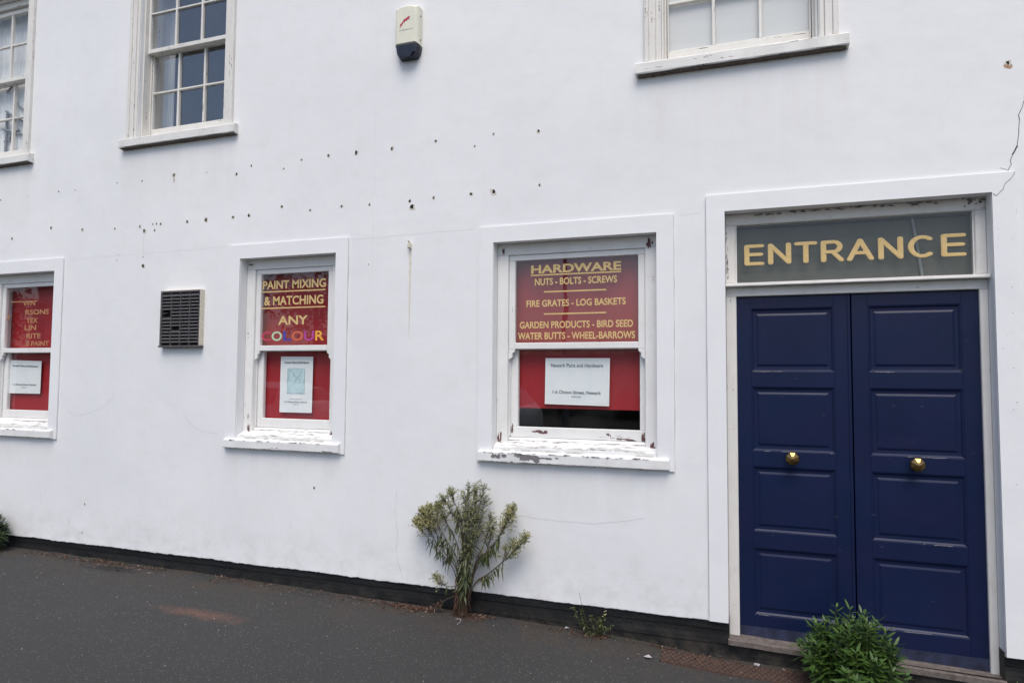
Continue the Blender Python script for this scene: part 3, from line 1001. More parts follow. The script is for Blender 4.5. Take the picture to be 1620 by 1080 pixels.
# ------------------------------------------------------------------ upper windows
def upper_window(xc, label, cols=3):
    mb = MB()
    h = UH
    # moulded architrave, proud of the wall
    for s in (-1, 1):
        for a, b, y in ((.004, .030, -.010), (.030, .072, -.020), (.072, .100, -.027)):
            e0, e1 = xc + s * (h + a), xc + s * (h + b)
            mb.box(min(e0, e1), max(e0, e1), y, .01, 1.972 + ZC, UZ1 + .002 + ZC, .003)
    mb.mi = 1
    mb.box(xc - h - .1, xc + h + .1, -.024, .01, UZ1 + .002 + ZC, UZ1 + .11 + ZC, .004)
    win = mb.build('window', [M['oldwood'], M['oldwoodh']], bld)
    win['label'] = label
    mb = MB()
    for s in (-1, 1):
        for a, b, y in ((-.014, -.001, .030), (-.026, -.014, .096)):
            e0, e1 = xc + s * (h + a), xc + s * (h + b)
            mb.box(min(e0, e1), max(e0, e1), y, .2, 1.985 + ZC, UZ1 - .005 + ZC, .002)
    mb.mi = 1
    mb.box(xc - h + .015, xc + h - .015, .032, .2, UZ1 - .06 + ZC, UZ1 - .001 + ZC, .003)
    mb.build('frame', [M['oldwood'], M['oldwoodh']], win)
    # sill
    mb = MB()
    mb.prism_x(xc - h + .002, xc + h - .002, [(.004, 1.90 + ZC), (.004, 1.978 + ZC), (.11, 1.999 + ZC), (.25, 2.003 + ZC), (.25, 1.90 + ZC)], 24, .002, xc)
    prof = [(-.044, 1.893 + ZC), (-.050, 1.899 + ZC), (-.050, 1.957 + ZC), (-.046, 1.963 + ZC), (-.0005, 1.971 + ZC), (-.0005, 1.888 + ZC)]
    mb.prism_x(xc - .604, xc + .604, prof, 60, .0035, xc + 2)
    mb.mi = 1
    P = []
    for i in range(41):     # ragged dark brown strip along the underside
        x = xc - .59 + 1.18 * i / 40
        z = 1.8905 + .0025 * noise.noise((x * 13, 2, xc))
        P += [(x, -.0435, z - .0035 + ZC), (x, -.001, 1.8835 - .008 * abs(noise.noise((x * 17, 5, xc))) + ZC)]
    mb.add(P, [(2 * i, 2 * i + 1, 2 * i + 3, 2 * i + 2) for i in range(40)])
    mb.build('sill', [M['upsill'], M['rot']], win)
    ph = .4135
    zb = .315
    rows_l = [2.083, 2.083 + zb]
    rail = (2.083 + 2 * zb + .012, 2.083 + 2 * zb + .048)
    # the upper sash
    for kind, ya, yb, z0, z1, zr in (('up', .060, .090, rail[0], UZ1 - .062, rail[1] + zb), ('lo', .105, .138, 2.004, rail[1] - .002, 2.083 + zb)):
        mb = MB()
        so_ = h - .002 - (.014 if kind == 'up' else .028)
        bot = rail[1] if kind == 'up' else 2.083
        top = z1 - .045 if kind == 'up' else rail[0]
        for s in (-1, 1):
            e0, e1 = xc + s * ph, xc + s * so_
            mb.box(min(e0, e1), max(e0, e1), ya, yb, z0 + ZC, z1 + ZC, .003)
        mb.mi = 1
        mb.box(xc - ph, xc + ph, ya - (.004 if kind == 'up' else 0), yb + (.010 if kind == 'up' else 0), z0 + ZC, bot + ZC, .003)
        mb.box(xc - ph, xc + ph, ya, yb, top + ZC, z1 + ZC, .003)
        mb.mi = 0
        for k in range(1, cols):
            x = xc - ph + 2 * ph * k / cols
            mb.box(x - .0095, x + .0095, ya + .002, yb - .004, bot + ZC, top + ZC, .003)
        mb.mi = 1
        for k in range(cols):
            xa_ = xc - ph + 2 * ph * k / cols + (.0095 if k else 0)
            xb_ = xc - ph + 2 * ph * (k + 1) / cols - (.0095 if k < cols - 1 else 0)
            mb.box(xa_, xb_, ya + .003, yb - .004, zr - .008 + ZC, zr + .008 + ZC, .003)
        mb.build('sash', [M['oldwood'], M['oldwoodh']], win)
        mb = MB()
        yg = (ya + yb) / 2 + .004
        for k in range(cols):      # hand-cut panes, each a hair out of true
            xa_ = xc - ph + 2 * ph * k / cols
            xb_ = xa_ + 2 * ph / cols
            for (za_, zb_) in ((bot - .004, zr), (zr, top + .004)):
                e = [random.uniform(-.0012, .0012) for _ in range(3)]
                mb.add([(xa_, yg, za_ + ZC), (xb_, yg + e[0], za_ + ZC), (xb_, yg + e[0] + e[1], zb_ + ZC), (xa_, yg + e[1], zb_ + ZC)], [(0, 1, 2, 3)])
        mb.build('pane', M['oldglass' if xc == UPPER[1] else 'clear'], win)
    return win


upper_window(UPPER[0], 'upper sash window at the far end with pale net curtain behind it')
upper_window(UPPER[1], 'upper sash window with dark bluish panes and a curtain at one side')
upper_window(UPPER[2], 'upper sash window with pale blind above the entrance side')


def curtain(name, label, x0, x1, z0, z1, y, mat, folds=0, amp=.0, cat='curtain'):
    mb = MB()
    n = max(8, folds * 10)
    P = []
    for i in range(n + 1):
        u = i / n
        yy = y + amp * math.sin(u * folds * 2 * math.pi) + .3 * amp * noise.noise((u * folds * 1.3, 0, x0))
        x = x0 + (x1 - x0) * u
        for z, q in ((z0, 1), (z1, .8)):
            P += [(x, yy * q + y * (1 - q), z + ZC), (x, yy * q + y * (1 - q) + .003, z + ZC)]
    F = []
    for i in range(n):
        a, b = 4 * i, 4 * (i + 1)
        F += [(a, b, b + 2, a + 2), (a + 1, a + 3, b + 3, b + 1)]
    mb.add(P, F)
    return tag(mb.build(name, mat, smooth=True), label, cat)


curtain('net_curtain', 'pale grey net curtain filling the far upper window behind its glazing bars', -7.04, -6.16, 1.98, 3.46, .166, M['curtain'], 22, .006)
curtain('window_curtain', 'pale curtain hanging at one side inside the dark bluish upper window', -4.80, -4.705, 1.98, 3.46, .30, M['curtain'], 4, .018)
curtain('roller_blind', 'smooth pale grey blind pulled down behind the upper window by the entrance', -.43, .45, 1.98, 3.46, .143, M['blind'], 0, 0, 'blind')

# folded metal frame standing in front of the net curtain
mb = MB()
y = .146
for a, b in (((-6.50, 2.58), (-6.30, 2.42)), ((-6.62, 2.50), (-6.19, 2.27)), ((-6.66, 2.33), (-6.19, 2.19)), ((-6.62, 2.20), (-6.43, 2.30)), ((-6.30, 2.50), (-6.17, 2.30)), ((-6.56, 2.28), (-6.56, 2.20)), ((-6.62, 2.68), (-6.52, 2.76))):
    mb.tube([(a[0], y, a[1] + ZC), (b[0], y + .003, b[1] + ZC)], .0095, 8)
mb.tube([(-6.60, y, 2.50 + ZC), (-6.60, y, 2.003 + ZC)], .011, 8)
mb.tube([(-6.20, y, 2.28 + ZC), (-6.22, y, 2.003 + ZC)], .011, 8)
tag(mb.build('metal_rack', M['steel']), 'grey metal tube rack standing inside the far upper window', 'rack')

# ------------------------------------------------------------------ the entrance
ent = MB()
ft = .08
fx0, fx1 = -.012, 1.2385
ent.box(DX0 + .001, fx0, ft, .22, -1.532 + ZC, .4895 + ZC, .004)
ent.box(fx1, DX1 - .001, ft, .22, -1.552 + ZC, .4895 + ZC, .004)
ent.box(DX0 + .001, fx0 - .003, ft, .22, .572 + ZC, .925 + ZC, .004)
ent.box(fx1 - .012, DX1 - .001, ft, .22, .572 + ZC, .925 + ZC, .004)
ent.mi = 2
ent.box(DX0 + .001, DX1 - .001, ft + .003, .22, .925 + ZC, DZ1 - .001 + ZC, .004)
ent.box(DX0 + .001, DX1 - .001, ft + .002, .22, .4895 + ZC, .546 + ZC, .004)
ent.prism_x(DX0 + .002, DX1 - .002, [(.036, .546 + ZC), (.034, .550 + ZC), (.036, .563 + ZC), (.042, .566 + ZC), (.22, .5725 + ZC), (.22, .546 + ZC)], 20, .001, 4)
# thin putty beads round the fanlight glass
ent.box(fx0 - .003, fx0 + .006, .092, .1, .5735 + ZC, .9245 + ZC)
ent.box(fx1 - .021, fx1 - .012, .092, .1, .5735 + ZC, .9245 + ZC)
ent.mi = 1
for i in range(46):     # dirt and flaked paint under the head of the frame and on the ledge
    x = DX0 + .05 + (DX1 - DX0 - .1) * i / 45 + random.uniform(-.02, .02)
    if noise.noise((x * 5, 2, 1)) > -.25 and x > .1:
        ent.blob(x, DZ1 - .006 - random.uniform(0, .012), random.uniform(.006, .022), random.uniform(.002, .006), ft + .0022 - .00005 * i, 9, i, .8)
for i in range(10):
    ent.blob(DX1 - random.uniform(.004, .11), DZ1 - random.uniform(.003, .05), random.uniform(.003, .012), random.uniform(.003, .01), ft + .0015 - .00005 * i, 9, i + 60, .8)
for i in range(16):
    ent.blob(DX0 + random.uniform(.002, .016), random.uniform(.60, .90), random.uniform(.001, .004), random.uniform(.006, .02), ft - .0004 - .00005 * i, 9, i + 90, .8)
fr_ = ent.build('door_frame', [M['doorframe'], M['bare'], M['doorframeh']], bld)
# raised band round the door opening
mb = MB()
bw = .107
mb.band(DX0 - .001, DX1 + .001, PT + .003 + ZC, DZ1 - .002 + ZC, bw - .001, -.0145, .004, bw - .005)
mb.mi = 1
mb.ribbon(wander([(1.282, .985), (1.30, .975), (1.332, 1.006), (1.343, 1.038), (1.368, 1.06), (1.386, 1.094)], 5, .008, 3), .0032, -.0162)
mb.mi = 2
p = wander([(DX1 + bw + .002, 1.09), (DX1 + bw + .001, .55)], 40, .005)
mb.ribbon(p, [.001 + .006 * max(0, noise.noise((q[0], q[1] * 9, 5))) for q in p], -.0019)
p = wander([(DX0 - bw - .0015, PT + .02), (DX0 - bw - .0015, 1.08)], 40, .002)
mb.ribbon(p, [.0008 + .0022 * max(0, .3 + noise.noise((3, q[1] * 5, 5))) for q in p], -.0009)
for i in range(14):
    mb.blob(1.33 + random.uniform(-.035, .035), random.uniform(-.6, .8), random.uniform(.001, .003), random.uniform(.001, .003), -.0153, 8, i, .6)
mb.build('surround', [M['band'], M['hair'], M['bare']], fr_)
# fanlight
mb = MB()
mb.add([(fx0 - .01, .10, .565 + ZC), (fx1 - .005, .10, .565 + ZC), (fx1 - .005, .10, .93 + ZC), (fx0 - .01, .10, .93 + ZC)], [(0, 1, 2, 3)])
mb.build('pane', M['fanglass'], fr_)
mb = MB()
mb.box(DX0 + .01, DX1 - .01, .150, .165, .55 + ZC, .912 + ZC)
mb.box(DX0 + .01, DX1 - .01, .128, .165, .914 + ZC, .96 + ZC)
for i in range(7):
    z = .60 + .045 * i
    mb.box(DX0 + .012, DX1 - .012, .1488, .150, z + ZC, z + .0025 + ZC)
mb.mi = 1
mb.tube([(.94, .14, .915 + ZC), (.985, .14, .57 + ZC)], .008, 8)
mb.build('backing_board', [M['greyboard'], M['steel']], fr_)

# rounded gold lettering: pen strokes of constant width, stretched sideways
def arc(cx, cy, rx, ry, a0, a1, n=14):
    return [(cx + rx * math.cos(math.radians(a0 + (a1 - a0) * i / n)), cy + ry * math.sin(math.radians(a0 + (a1 - a0) * i / n))) for i in range(n + 1)]


PEN = {
    'E': (.62, [[(0, 0), (0, 1)], [(0, 1), (.62, 1)], [(0, .52), (.58, .52)], [(0, 0), (.62, 0)]]),
    'N': (.74, [[(0, 0), (0, 1)], [(0, 1), (.74, 0)], [(.74, 0), (.74, 1)]]),
    'T': (.74, [[(0, 1), (.74, 1)], [(.37, 1), (.37, 0)]]),
    'R': (.70, [[(0, 0), (0, 1)], [(0, 1), (.40, 1)] + arc(.40, .73, .25, .27, 90, -90) + [(0, .46)], [(.36, .46), (.70, 0)]]),
    'A': (.84, [[(0, 0), (.42, 1)], [(.42, 1), (.84, 0)], [(.15, .33), (.69, .33)]]),
    'C': (.84, [arc(.44, .5, .44, .5, 52, 308, 26)]),
}


def pen_text(spec, z0, z1, wid, y, mat, name, parent):
    mb = MB()
    k_ = 0
    h = z1 - z0 - wid
    for ch, xl, xr in spec:
        w0, strokes = PEN[ch]
        st = wid * 1.42           # stretched lettering has thicker stems
        sx = (xr - xl - st) / w0
        for stroke in strokes:
            pts = [(xl + st / 2 + px * sx, z0 + wid / 2 + pz * h) for px, pz in stroke]
            for a, b in zip(pts, pts[1:]):
                du, dv = (b[0] - a[0]) / 1.42, b[1] - a[1]
                an = math.atan2(dv, du)
                P = []
                for c_, s0 in ((b, an - math.pi / 2), (a, an + math.pi / 2)):
                    for i in range(7):
                        t = s0 + math.pi * i / 6
                        P.append((c_[0] + st / 2 * math.cos(t), y - .00003 * k_, c_[1] + wid / 2 * math.sin(t) + ZC))
                mb.add(P, [list(range(len(P)))])
                k_ += 1
    return mb.build(name, mat, parent)


f2 = 1.0242
spec = [(c_, a * f2, b * f2) for c_, a, b in (('E', .038, .144), ('N', .169, .290), ('T', .311, .429), ('R', .451, .566), ('A', .585, .717), ('N', .742, .861), ('C', .888, 1.018), ('E', 1.045, 1.159))]
pen_text([(c_, a - .0025, b + .0025) for c_, a, b in spec], .6605 * f2, .7855 * f2, .0208, .0990, M['goldpale'], 'lettering_edge', fr_)
pen_text(spec, .663 * f2, .783 * f2, .0172, .0955, M['gold'], 'lettering', fr_)

# door leaves
def door_leaf(x0, x1, zb, label, keyhole):
    y = .10
    rows = [(.405, .035), (-.052, -.424), (-.512, -.885), (-.978, -1.356)]
    rows = [(a * 1.025, b * 1.025) for a, b in rows]
    px0, px1 = (.068 * 1.0245, .508 * 1.0245) if x0 < .3 else (.681 * 1.0245, 1.128 * 1.0245)
    mb = MB()
    zt = .484
    mb.box(x0, px0, y, y + .045, zb + ZC, zt + ZC, .002)
    mb.box(px1, x1, y, y + .045, zb + ZC, zt + ZC, .002)
    edges = [zt] + [v for r in rows for v in r] + [zb]
    for i in range(0, len(edges), 2):
        mb.box(px0 - .0005, px1 + .0005, y + .0006, y + .045, edges[i + 1] + ZC, edges[i] + ZC, .001)
    for zt_, zb_ in rows:
        # moulding slope, sunk flat, raised field with bevelled edge
        ring = [(0, 0, .0006), (.006, .006, .0025), (.014, .014, .0105), (.030, .032, .0115), (.041, .043, .0070), (.044, .046, .0064)]
        P = []
        for ex, ez, d in ring:
            P += [(px0 + ex, y + d, zb_ + ez + ZC), (px1 - ex, y + d, zb_ + ez + ZC), (px1 - ex, y + d, zt_ - ez + ZC), (px0 + ex, y + d, zt_ - ez + ZC)]
        F = []
        for r in range(len(ring) - 1):
            for i in range(4):
                j = (i + 1) % 4
                F.append((4 * r + i, 4 * r + j, 4 * r + 4 + j, 4 * r + 4 + i))
        F.append([4 * len(ring) - 4 + i for i in range(4)])
        mb.add(P, F)
        # worn paint on the lower lip
        mb.mi = 1
        for i in range(26):
            x = random.uniform(px0 + .01, px1 - .02)
            if noise.noise((x * 3, zb_ * 7, x0)) < .12: continue
            l = random.uniform(.006, .05)
            mb.add([(x, y - .0006, zb_ - random.uniform(-.001, .003) + ZC), (x + l, y - .0006, zb_ + .0005 + ZC), (x + l * .8, y + .0014, zb_ + .0042 + ZC), (x + l * .2, y + .0014, zb_ + .0042 + ZC)], [(0, 1, 2, 3)])
        mb.mi = 0
    mb.mi = 2
    # sun-bleached strip along the foot, knocked edge
    mb.box(x0 + .002, x1 - .002, y - .0015, y + .0005, zb + .004 + ZC, zb + .085 + ZC)
    mb.mi = 1
    for i in range(9):
        mb.blob(random.uniform(x0 + .02, x1 - .03), zb + .004, random.uniform(.006, .03), .003, y - .0019 - .00005 * i, 9, i + x0, .8)
    for i in range(14):
        mb.blob(random.uniform(x0 + .03, x1 - .03), random.uniform(-1.4, .3), random.uniform(.001, .012), random.uniform(.0006, .0018), y - .0004 - .00002 * i, 8, i * 3 + x0, .7)
    if keyhole:
        mb.mi = 3
        mb.blob(x0 + .042, -.475, .0035, .010, y - .0008, 10, 3, .2)
    leaf = mb.build('door', [M['navy'], M['wornpaint'], M['navydust'], M['dark']], bld)
    leaf['label'] = label
    return leaf


dl = door_leaf(fx0 - .008, .6085, -1.545, 'left navy blue panelled door leaf', False)
dr = door_leaf(.6145, fx1 + .008, -1.566, 'right navy blue panelled door leaf with a keyhole', True)
mb = MB()
mb.box(.592, .6045, .0945, .0994, -1.53 + ZC, .483 + ZC, .002)
mb.build('meeting_bead', M['navy'], dl)


def knob(x, z, parent):
    mb = MB()
    prof = [(.0995, .026), (.094, .026), (.091, .012), (.072, .012), (.066, .024), (.055, .038), (.046, .041), (.036, .036), (.022, .016), (.019, .0)]
    n = 8
    P = []
    for y, r in prof:
        for k in range(n):
            a = 2 * math.pi * (k + .5) / n
            P.append((x + r * math.cos(a), y, z + r * math.sin(a) + ZC))
    F = [(i * n + k, (i + 1) * n + k, (i + 1) * n + (k + 1) % n, i * n + (k + 1) % n) for i in range(len(prof) - 1) for k in range(n)]
    mb.add(P, F)
    return mb.build('knob', M['brass'], parent)


knob(.282 * 1.012, -.459 * 1.012, dl)
knob(.906 * 1.012, -.463 * 1.012, dr)

# stone threshold, sloping a little with the street
mb = MB()
P = []
for i in range(31):
    x = DX0 - .004 + (DX1 - DX0 + .008) * i / 30
    t = -1.514 - .036 * (i / 30) + .0022 * noise.noise((x * 9, 0, 0))
    P += [(x, -.006 + .003 * noise.noise((x * 12, 3, 0)), t - .031 + ZC), (x, -.006 + .003 * noise.noise((x * 14, 6, 0)), t - .003 + ZC), (x, .002, t + ZC), (x, .28, t + .004 + ZC), (x, .28, t - .05 + ZC)]
F = []
for i in range(30):
    for r in range(5):
        s = (r + 1) % 5
        F.append((5 * i + r, 5 * i + s, 5 * i + 5 + s, 5 * i + 5 + r))
F += [[0, 4, 3, 2, 1], [150 + k for k in range(5)]]
mb.add(P, F)
mb.build('threshold', M['stone'], bld)

# ------------------------------------------------------------------ posters taped inside the glass
def poster(label, corners, lines, picture=None, group='notices in the windows'):
    """corners (x, z): top left, top right, bottom left, bottom right, on the lower glass"""
    f = 1.0356
    tl, tr2, bl, br = [(a * f, b * f) for a, b in corners]
    y = .1425
    at = lambda u, v: (tl[0] * (1 - u) * (1 - v) + tr2[0] * u * (1 - v) + bl[0] * (1 - u) * v + br[0] * u * v,
                       tl[1] * (1 - u) * (1 - v) + tr2[1] * u * (1 - v) + bl[1] * (1 - u) * v + br[1] * u * v)
    mb = MB()
    wv, hv = tr2[0] - tl[0], tl[1] - bl[1]

    def patch(u0, u1, v0, v1, yy):
        n = 8
        q = []
        for j in range(n + 1):
            for i in range(n + 1):
                u, v = u0 + (u1 - u0) * i / n, v0 + (v1 - v0) * j / n
                p_ = at(u, v)
                q.append((p_[0], yy + .0016 * noise.noise((p_[0] * 7, p_[1] * 7, 1)), p_[1] + ZC))
        mb.add(q, [((n + 1) * j + i, (n + 1) * (j + 1) + i, (n + 1) * (j + 1) + i + 1, (n + 1) * j + i + 1) for j in range(n) for i in range(n)])
    e = .010
    mb.mi = 1
    patch(0, 1, 0, 1, y + .004)
    mb.mi = 0
    patch(e / wv, 1 - e / wv, e / hv, 1 - e / hv, y + .0032)
    po = mb.build('poster', [M['paper'], M['paperedge']])
    obs = []
    for body, u0, u1, v0, v1, bold in lines:
        a, b, c_ = at(u0, v1), at(u1, v1), at(u0, v0)
        obs.append(text(body, a[0], b[0], a[1], c_[1], y + .0008, M['ink'], None, 'lettering', bold, b[1] - a[1]))
    for o_ in obs: o_.parent = po
    if picture:
        mb = MB()
        u0, u1, v0, v1 = picture
        patch(u0, u1, v0, v1, y + .0014)
        mb.mi = 1
        c4 = [at(u0, v0), at(u1, v0), at(u1, v1), at(u0, v1), at(u0, v0)]
        mb.ribbon(c4, .0026, y + .0006)
        for i in range(11):
            a = (random.uniform(u0, u1), random.uniform(v0, v1))
            b = (min(u1, max(u0, a[0] + random.uniform(-.3, .3))), min(v1, max(v0, a[1] + random.uniform(-.3, .3))))
            mb.ribbon(wander([at(*a), at(*b)], 6, .006, i), random.uniform(.0012, .0028), y + .0005 - .00004 * i)
        mb.build('map', [M['map'], M['mapline']], po)
    return tag(po, label, 'notice', group)


poster('landscape paper notice in the window lettered HARDWARE', [(-1.188, .118), (-.767, .117), (-1.192, -.178), (-.773, -.184)],
       [('Newark Paint and Hardware', .09, .90, .115, .195, 0.0), ('1-6 Clinton Street, Newark', .125, .875, .695, .775, .01), ('NG24 1AA', .42, .57, .805, .84, 0)])
poster('tall paper notice with a street map in the paint mixing window', [(-3.257, .135), (-2.971, .133), (-3.259, -.281), (-2.973, -.28)],
       [('Newark Paint and Hardware', .13, .88, .085, .125, .01), ('We are relocating to', .32, .72, .75, .775, 0), ('1-6 Clinton Street, Newark', .15, .86, .795, .83, .01), ('Thank you', .42, .60, .845, .865, 0)], (.23, .76, .215, .66))
poster('small square notice in the window with faded gold lettering', [(-6.184, .113), (-5.785, .103), (-6.184, -.183), (-5.787, -.182)],
       [('Newark Paint and Hardware', .10, .90, .13, .195, .01), ('1-6 Clinton Street, Newark', .14, .88, .70, .765, .01), ('Newark', .42, .58, .80, .835, 0)])

# ------------------------------------------------------------------ alarm box
al = thing('alarm_box', 'cream burglar alarm box with navy lens high on the white wall', 'alarm')
ax0, ax1, az0, az1, lz = -2.298, -2.112, 2.250, 2.625, 2.335
mb = MB()


def boxshell(mb, x0, x1, z0, z1, layers, crown=0.0):
    n = 10
    P = []
    for ins, y in layers:
        ring = [(x0 + ins, z0 + ins * .6)] + [(x1 - ins, z0 + ins * .6)]
        for k in range(n + 1):
            u = k / n
            ring.append((x1 - ins - (x1 - x0 - 2 * ins) * u, z1 - ins * .7 - crown * (2 * u - 1) ** 2))
        P += [(a, y, b + ZC) for a, b in ring]
    m_ = n + 3
    F = [(r * m_ + i, r * m_ + (i + 1) % m_, (r + 1) * m_ + (i + 1) % m_, (r + 1) * m_ + i) for r in range(len(layers) - 1) for i in range(m_)]
    F.append([(len(layers) - 1) * m_ + i for i in range(m_)])
    mb.add(P, F)


boxshell(mb, ax0, ax1, lz, az1, [(0, 0), (0, -.045), (.006, -.063), (.018, -.074), (.022, -.075)], .018)
cov = mb.build('cover', M['alarm'], al)
mb = MB()
prof = [(0, lz), (0, lz - .02), (.008, lz - .055), (.02, az0 + .012), (.03, az0)]
ys = [(0, 0), (-.034, 0), (-.060, .012), (-.070, .030)]
P = []
for ins, z in prof:
    for y, e in ys:
        P.append((ax0 + ins + e, y, z + ZC))
    for y, e in ys[::-1]:
        P.append((ax1 - ins - e, y, z + ZC))
mb.add(P, [(8 * r + i, 8 * r + (i + 1) % 8, 8 * r + 8 + (i + 1) % 8, 8 * r + 8 + i) for r in range(4) for i in range(8)] + [[32 + i for i in range(8)], [7, 6, 5, 4, 3, 2, 1, 0]])
mb.build('lens', M['lens'], al)
mb = MB()
run = [(.0, .0), (.03, .018), (.05, .034), (.085, .040), (.12, .052), (.155, .050), (.13, .040), (.145, .026), (.115, .030), (.10, .018), (.07, .020), (.06, .006), (.045, .012), (.02, -.012), (-.02, -.032), (-.005, -.010), (-.015, .012)]
mb.add([(-2.246 + x * .50, -.0756, 2.485 + z * .95 + ZC) for x, z in run], [list(range(len(run)))[::-1]])
lg = mb.build('logo', M['logo'], cov)
merge('lettering', [text('ALARM SERVICE', -2.262, -2.150, 2.436, 2.446, -.0756, M['greyprint'], None, 'lettering', .02, .0)], cov)
for x, z in ((-2.121, 2.545), (-2.121, 2.372)):
    mb = MB()
    mb.tube([(x + .005, -.030, z + ZC), (x + .0105, -.030, z - .004 + ZC)], .006, 7)
    mb.build('fixing_screw', M['dark'], al)
settle(al, (-2.2, 0, az0 + ZC))

# ------------------------------------------------------------------ ventilation grille
ve = thing('vent_grille', 'dark slatted ventilation grille with two broken slats and a cream side', 'vent')
vx0, vx1, vz0, vz1 = VENT
mb = MB()
mb.box(vx0 - .006, vx0 + .010, -.044, .002, vz0 + ZC, vz1 + ZC, .002)
mb.box(vx0 + .010, vx1 - .014, -.044, .002, vz1 - .014 + ZC, vz1 + ZC, .002)
mb.box(vx0 - .014, vx1 + .004, -.048, .002, vz0 - .014 + ZC, vz0 + ZC, .002)
mb.box(vx1 - .014, vx1 - .004, -.044, .002, vz0 + ZC, vz1 + ZC, .002)
mb.mi = 1
mb.box(vx1 - .004, vx1 + .001, -.043, .002, vz0 + ZC, vz1 + .002 + ZC, .001)
mb.box(vx0 - .006, vx1 - .004, -.040, .002, vz1 + ZC, vz1 + .006 + ZC, .001)
mb.build('frame', [M['grille'], M['cream']], ve)
mb = MB()
iw = (vx1 - .014) - (vx0 + .010)
rows, cols = 16, 4
rh = (vz1 - .014 - vz0) / rows
cw = iw / cols
for c_ in range(cols):
    xa_ = vx0 + .010 + c_ * cw
    if c_:
        mb.box(xa_ - .003, xa_ + .003, -.042, -.012, vz0 + ZC, vz1 - .014 + ZC, .001)
    for r in range(rows - 1):
        rr = rows - 1 - r
        if (c_, r) in ((0, 6), (1, 10), (0, 5)):
            if (c_, r) == (0, 5):
                z = vz1 - .014 - (r + 1.4) * rh + ZC
                mb.add([(xa_, -.042, z), (xa_ + cw * .55, -.036, z + .006), (xa_ + cw * .5, -.02, z + .012), (xa_, -.02, z + .012)], [(0, 1, 2, 3)])
            continue
        z = vz1 - .014 - (r + 1) * rh - .004 + ZC
        hgt = rh * (.62 if r else 1.15)
        mb.prism_x(xa_ + (.003 if c_ else 0), xa_ + cw - (.003 if c_ < cols - 1 else 0), [(-.041, z), (-.040, z + rh * .30), (-.018, z + hgt + rh * .15), (-.016, z + hgt)], 1)
mb.build('slats', M['grille'], ve)
mb = MB()
mb.box(vx0 + .012, vx1 - .016, -.004, .003, vz0 + .002 + ZC, vz1 - .016 + ZC)
mb.build('backing', M['dark'], ve)
settle(ve, (-4.2, 0, vz0 + ZC))

# ------------------------------------------------------------------ plants
def curve(pts, n=8):
    """smooth points through a few knots"""
    pts = [Vector(p_) for p_ in pts]
    if len(pts) == 2:
        return [pts[0].lerp(pts[1], i / n) for i in range(n + 1)]
    out = []
    for i in range(len(pts) - 1):
        p0 = pts[max(i - 1, 0)]; p1 = pts[i]; p2 = pts[i + 1]; p3 = pts[min(i + 2, len(pts) - 1)]
        for k in range(n):
            t = k / n
            out.append(.5 * ((2 * p1) + (p2 - p0) * t + (2 * p0 - 5 * p1 + 4 * p2 - p3) * t * t + (3 * p1 - p0 - 3 * p2 + p3) * t ** 3))
    out.append(pts[-1])
    return out


def rnd(s=1.0):
    return Vector((random.uniform(-s, s), random.uniform(-s, s), random.uniform(-s, s)))


wp = thing('fleabane_weed', 'tall bushy weed with drooping leaves and pale buds growing at the foot of the wall', 'plant')
st_, lf, bd, bd2, dd_ = MB(), MB(), MB(), MB(), MB()
BX, BY = -1.735, -.045
BZ = gz(BX, BY) - .01


def W(x, z, y=-.09):
    f = (D + y) / D
    return Vector((x * f, y, z * f + ZC))


def fleabane(knots, r0, lean_lo, head_lo, head_len, nb, leafy=1.0, ll=.055, pale=.5, hang=-.3):
    c_ = curve(knots, 8)
    n = len(c_)
    st_.tube(c_, [r0 * (1 - .75 * i / (n - 1)) for i in range(n)], 5)
    # leaves hang from the middle of the stem
    tot = sum((c_[i + 1] - c_[i]).length for i in range(n - 1))
    nl = int(tot * 88 * leafy)
    for i in range(nl):
        t = lean_lo + (1 - lean_lo) * random.random()
        k = min(n - 2, int(t * (n - 1)))
        p_ = c_[k].lerp(c_[k + 1], random.random())
        tang = (c_[k + 1] - c_[k]).normalized()
        up = t > head_lo
        d = (rnd(.8) + tang * .25 + Vector((0, -.15, .1 if up else hang))).normalized()
        l = ll * random.uniform(.5, 1.15) * (.55 if up else 1)
        lf.leaf(p_, d, l, l * random.uniform(.11, .18) + .002, random.uniform(.35, 1.0) if not up else random.uniform(-.2, .3))
    # heads: many short branchlets carrying buds
    for i in range(nb):
        t = head_lo + (1 - head_lo) * random.random() ** .8
        k = min(n - 2, int(t * (n - 1)))
        p_ = c_[k].lerp(c_[k + 1], random.random())
        tang = (c_[k + 1] - c_[k]).normalized()
        d = (tang * .7 + rnd(1.0) + Vector((0, -.1, .45))).normalized()
        ln = head_len * random.uniform(.5, 1.1) * (1.15 - .6 * (t - head_lo) / (1 - head_lo + 1e-6))
        e = p_ + d * ln
        if e.y > -.012: e.y = -.012 - random.random() * .02
        st_.tube([p_, p_.lerp(e, .5) + rnd(.004), e], [.0011, .0009, .0006], 3)
        for q in range(random.randint(3, 6)):
            b_p = p_.lerp(e, random.uniform(.72, 1.08)) + rnd(.009)
            if b_p.y > -.006: b_p.y = -.01
            (bd if random.random() < pale else bd2).bud(b_p, random.uniform(.0022, .0040), random.uniform(.0036, .0066), d + rnd(.4))
            if random.random() < .35:
                lf.leaf(b_p, d + rnd(.6), random.uniform(.010, .022), .003, .1)


base = [Vector((BX + random.uniform(-.028, .028), BY + random.uniform(-.03, .01), BZ)) for _ in range(40)]
bi = iter(base)
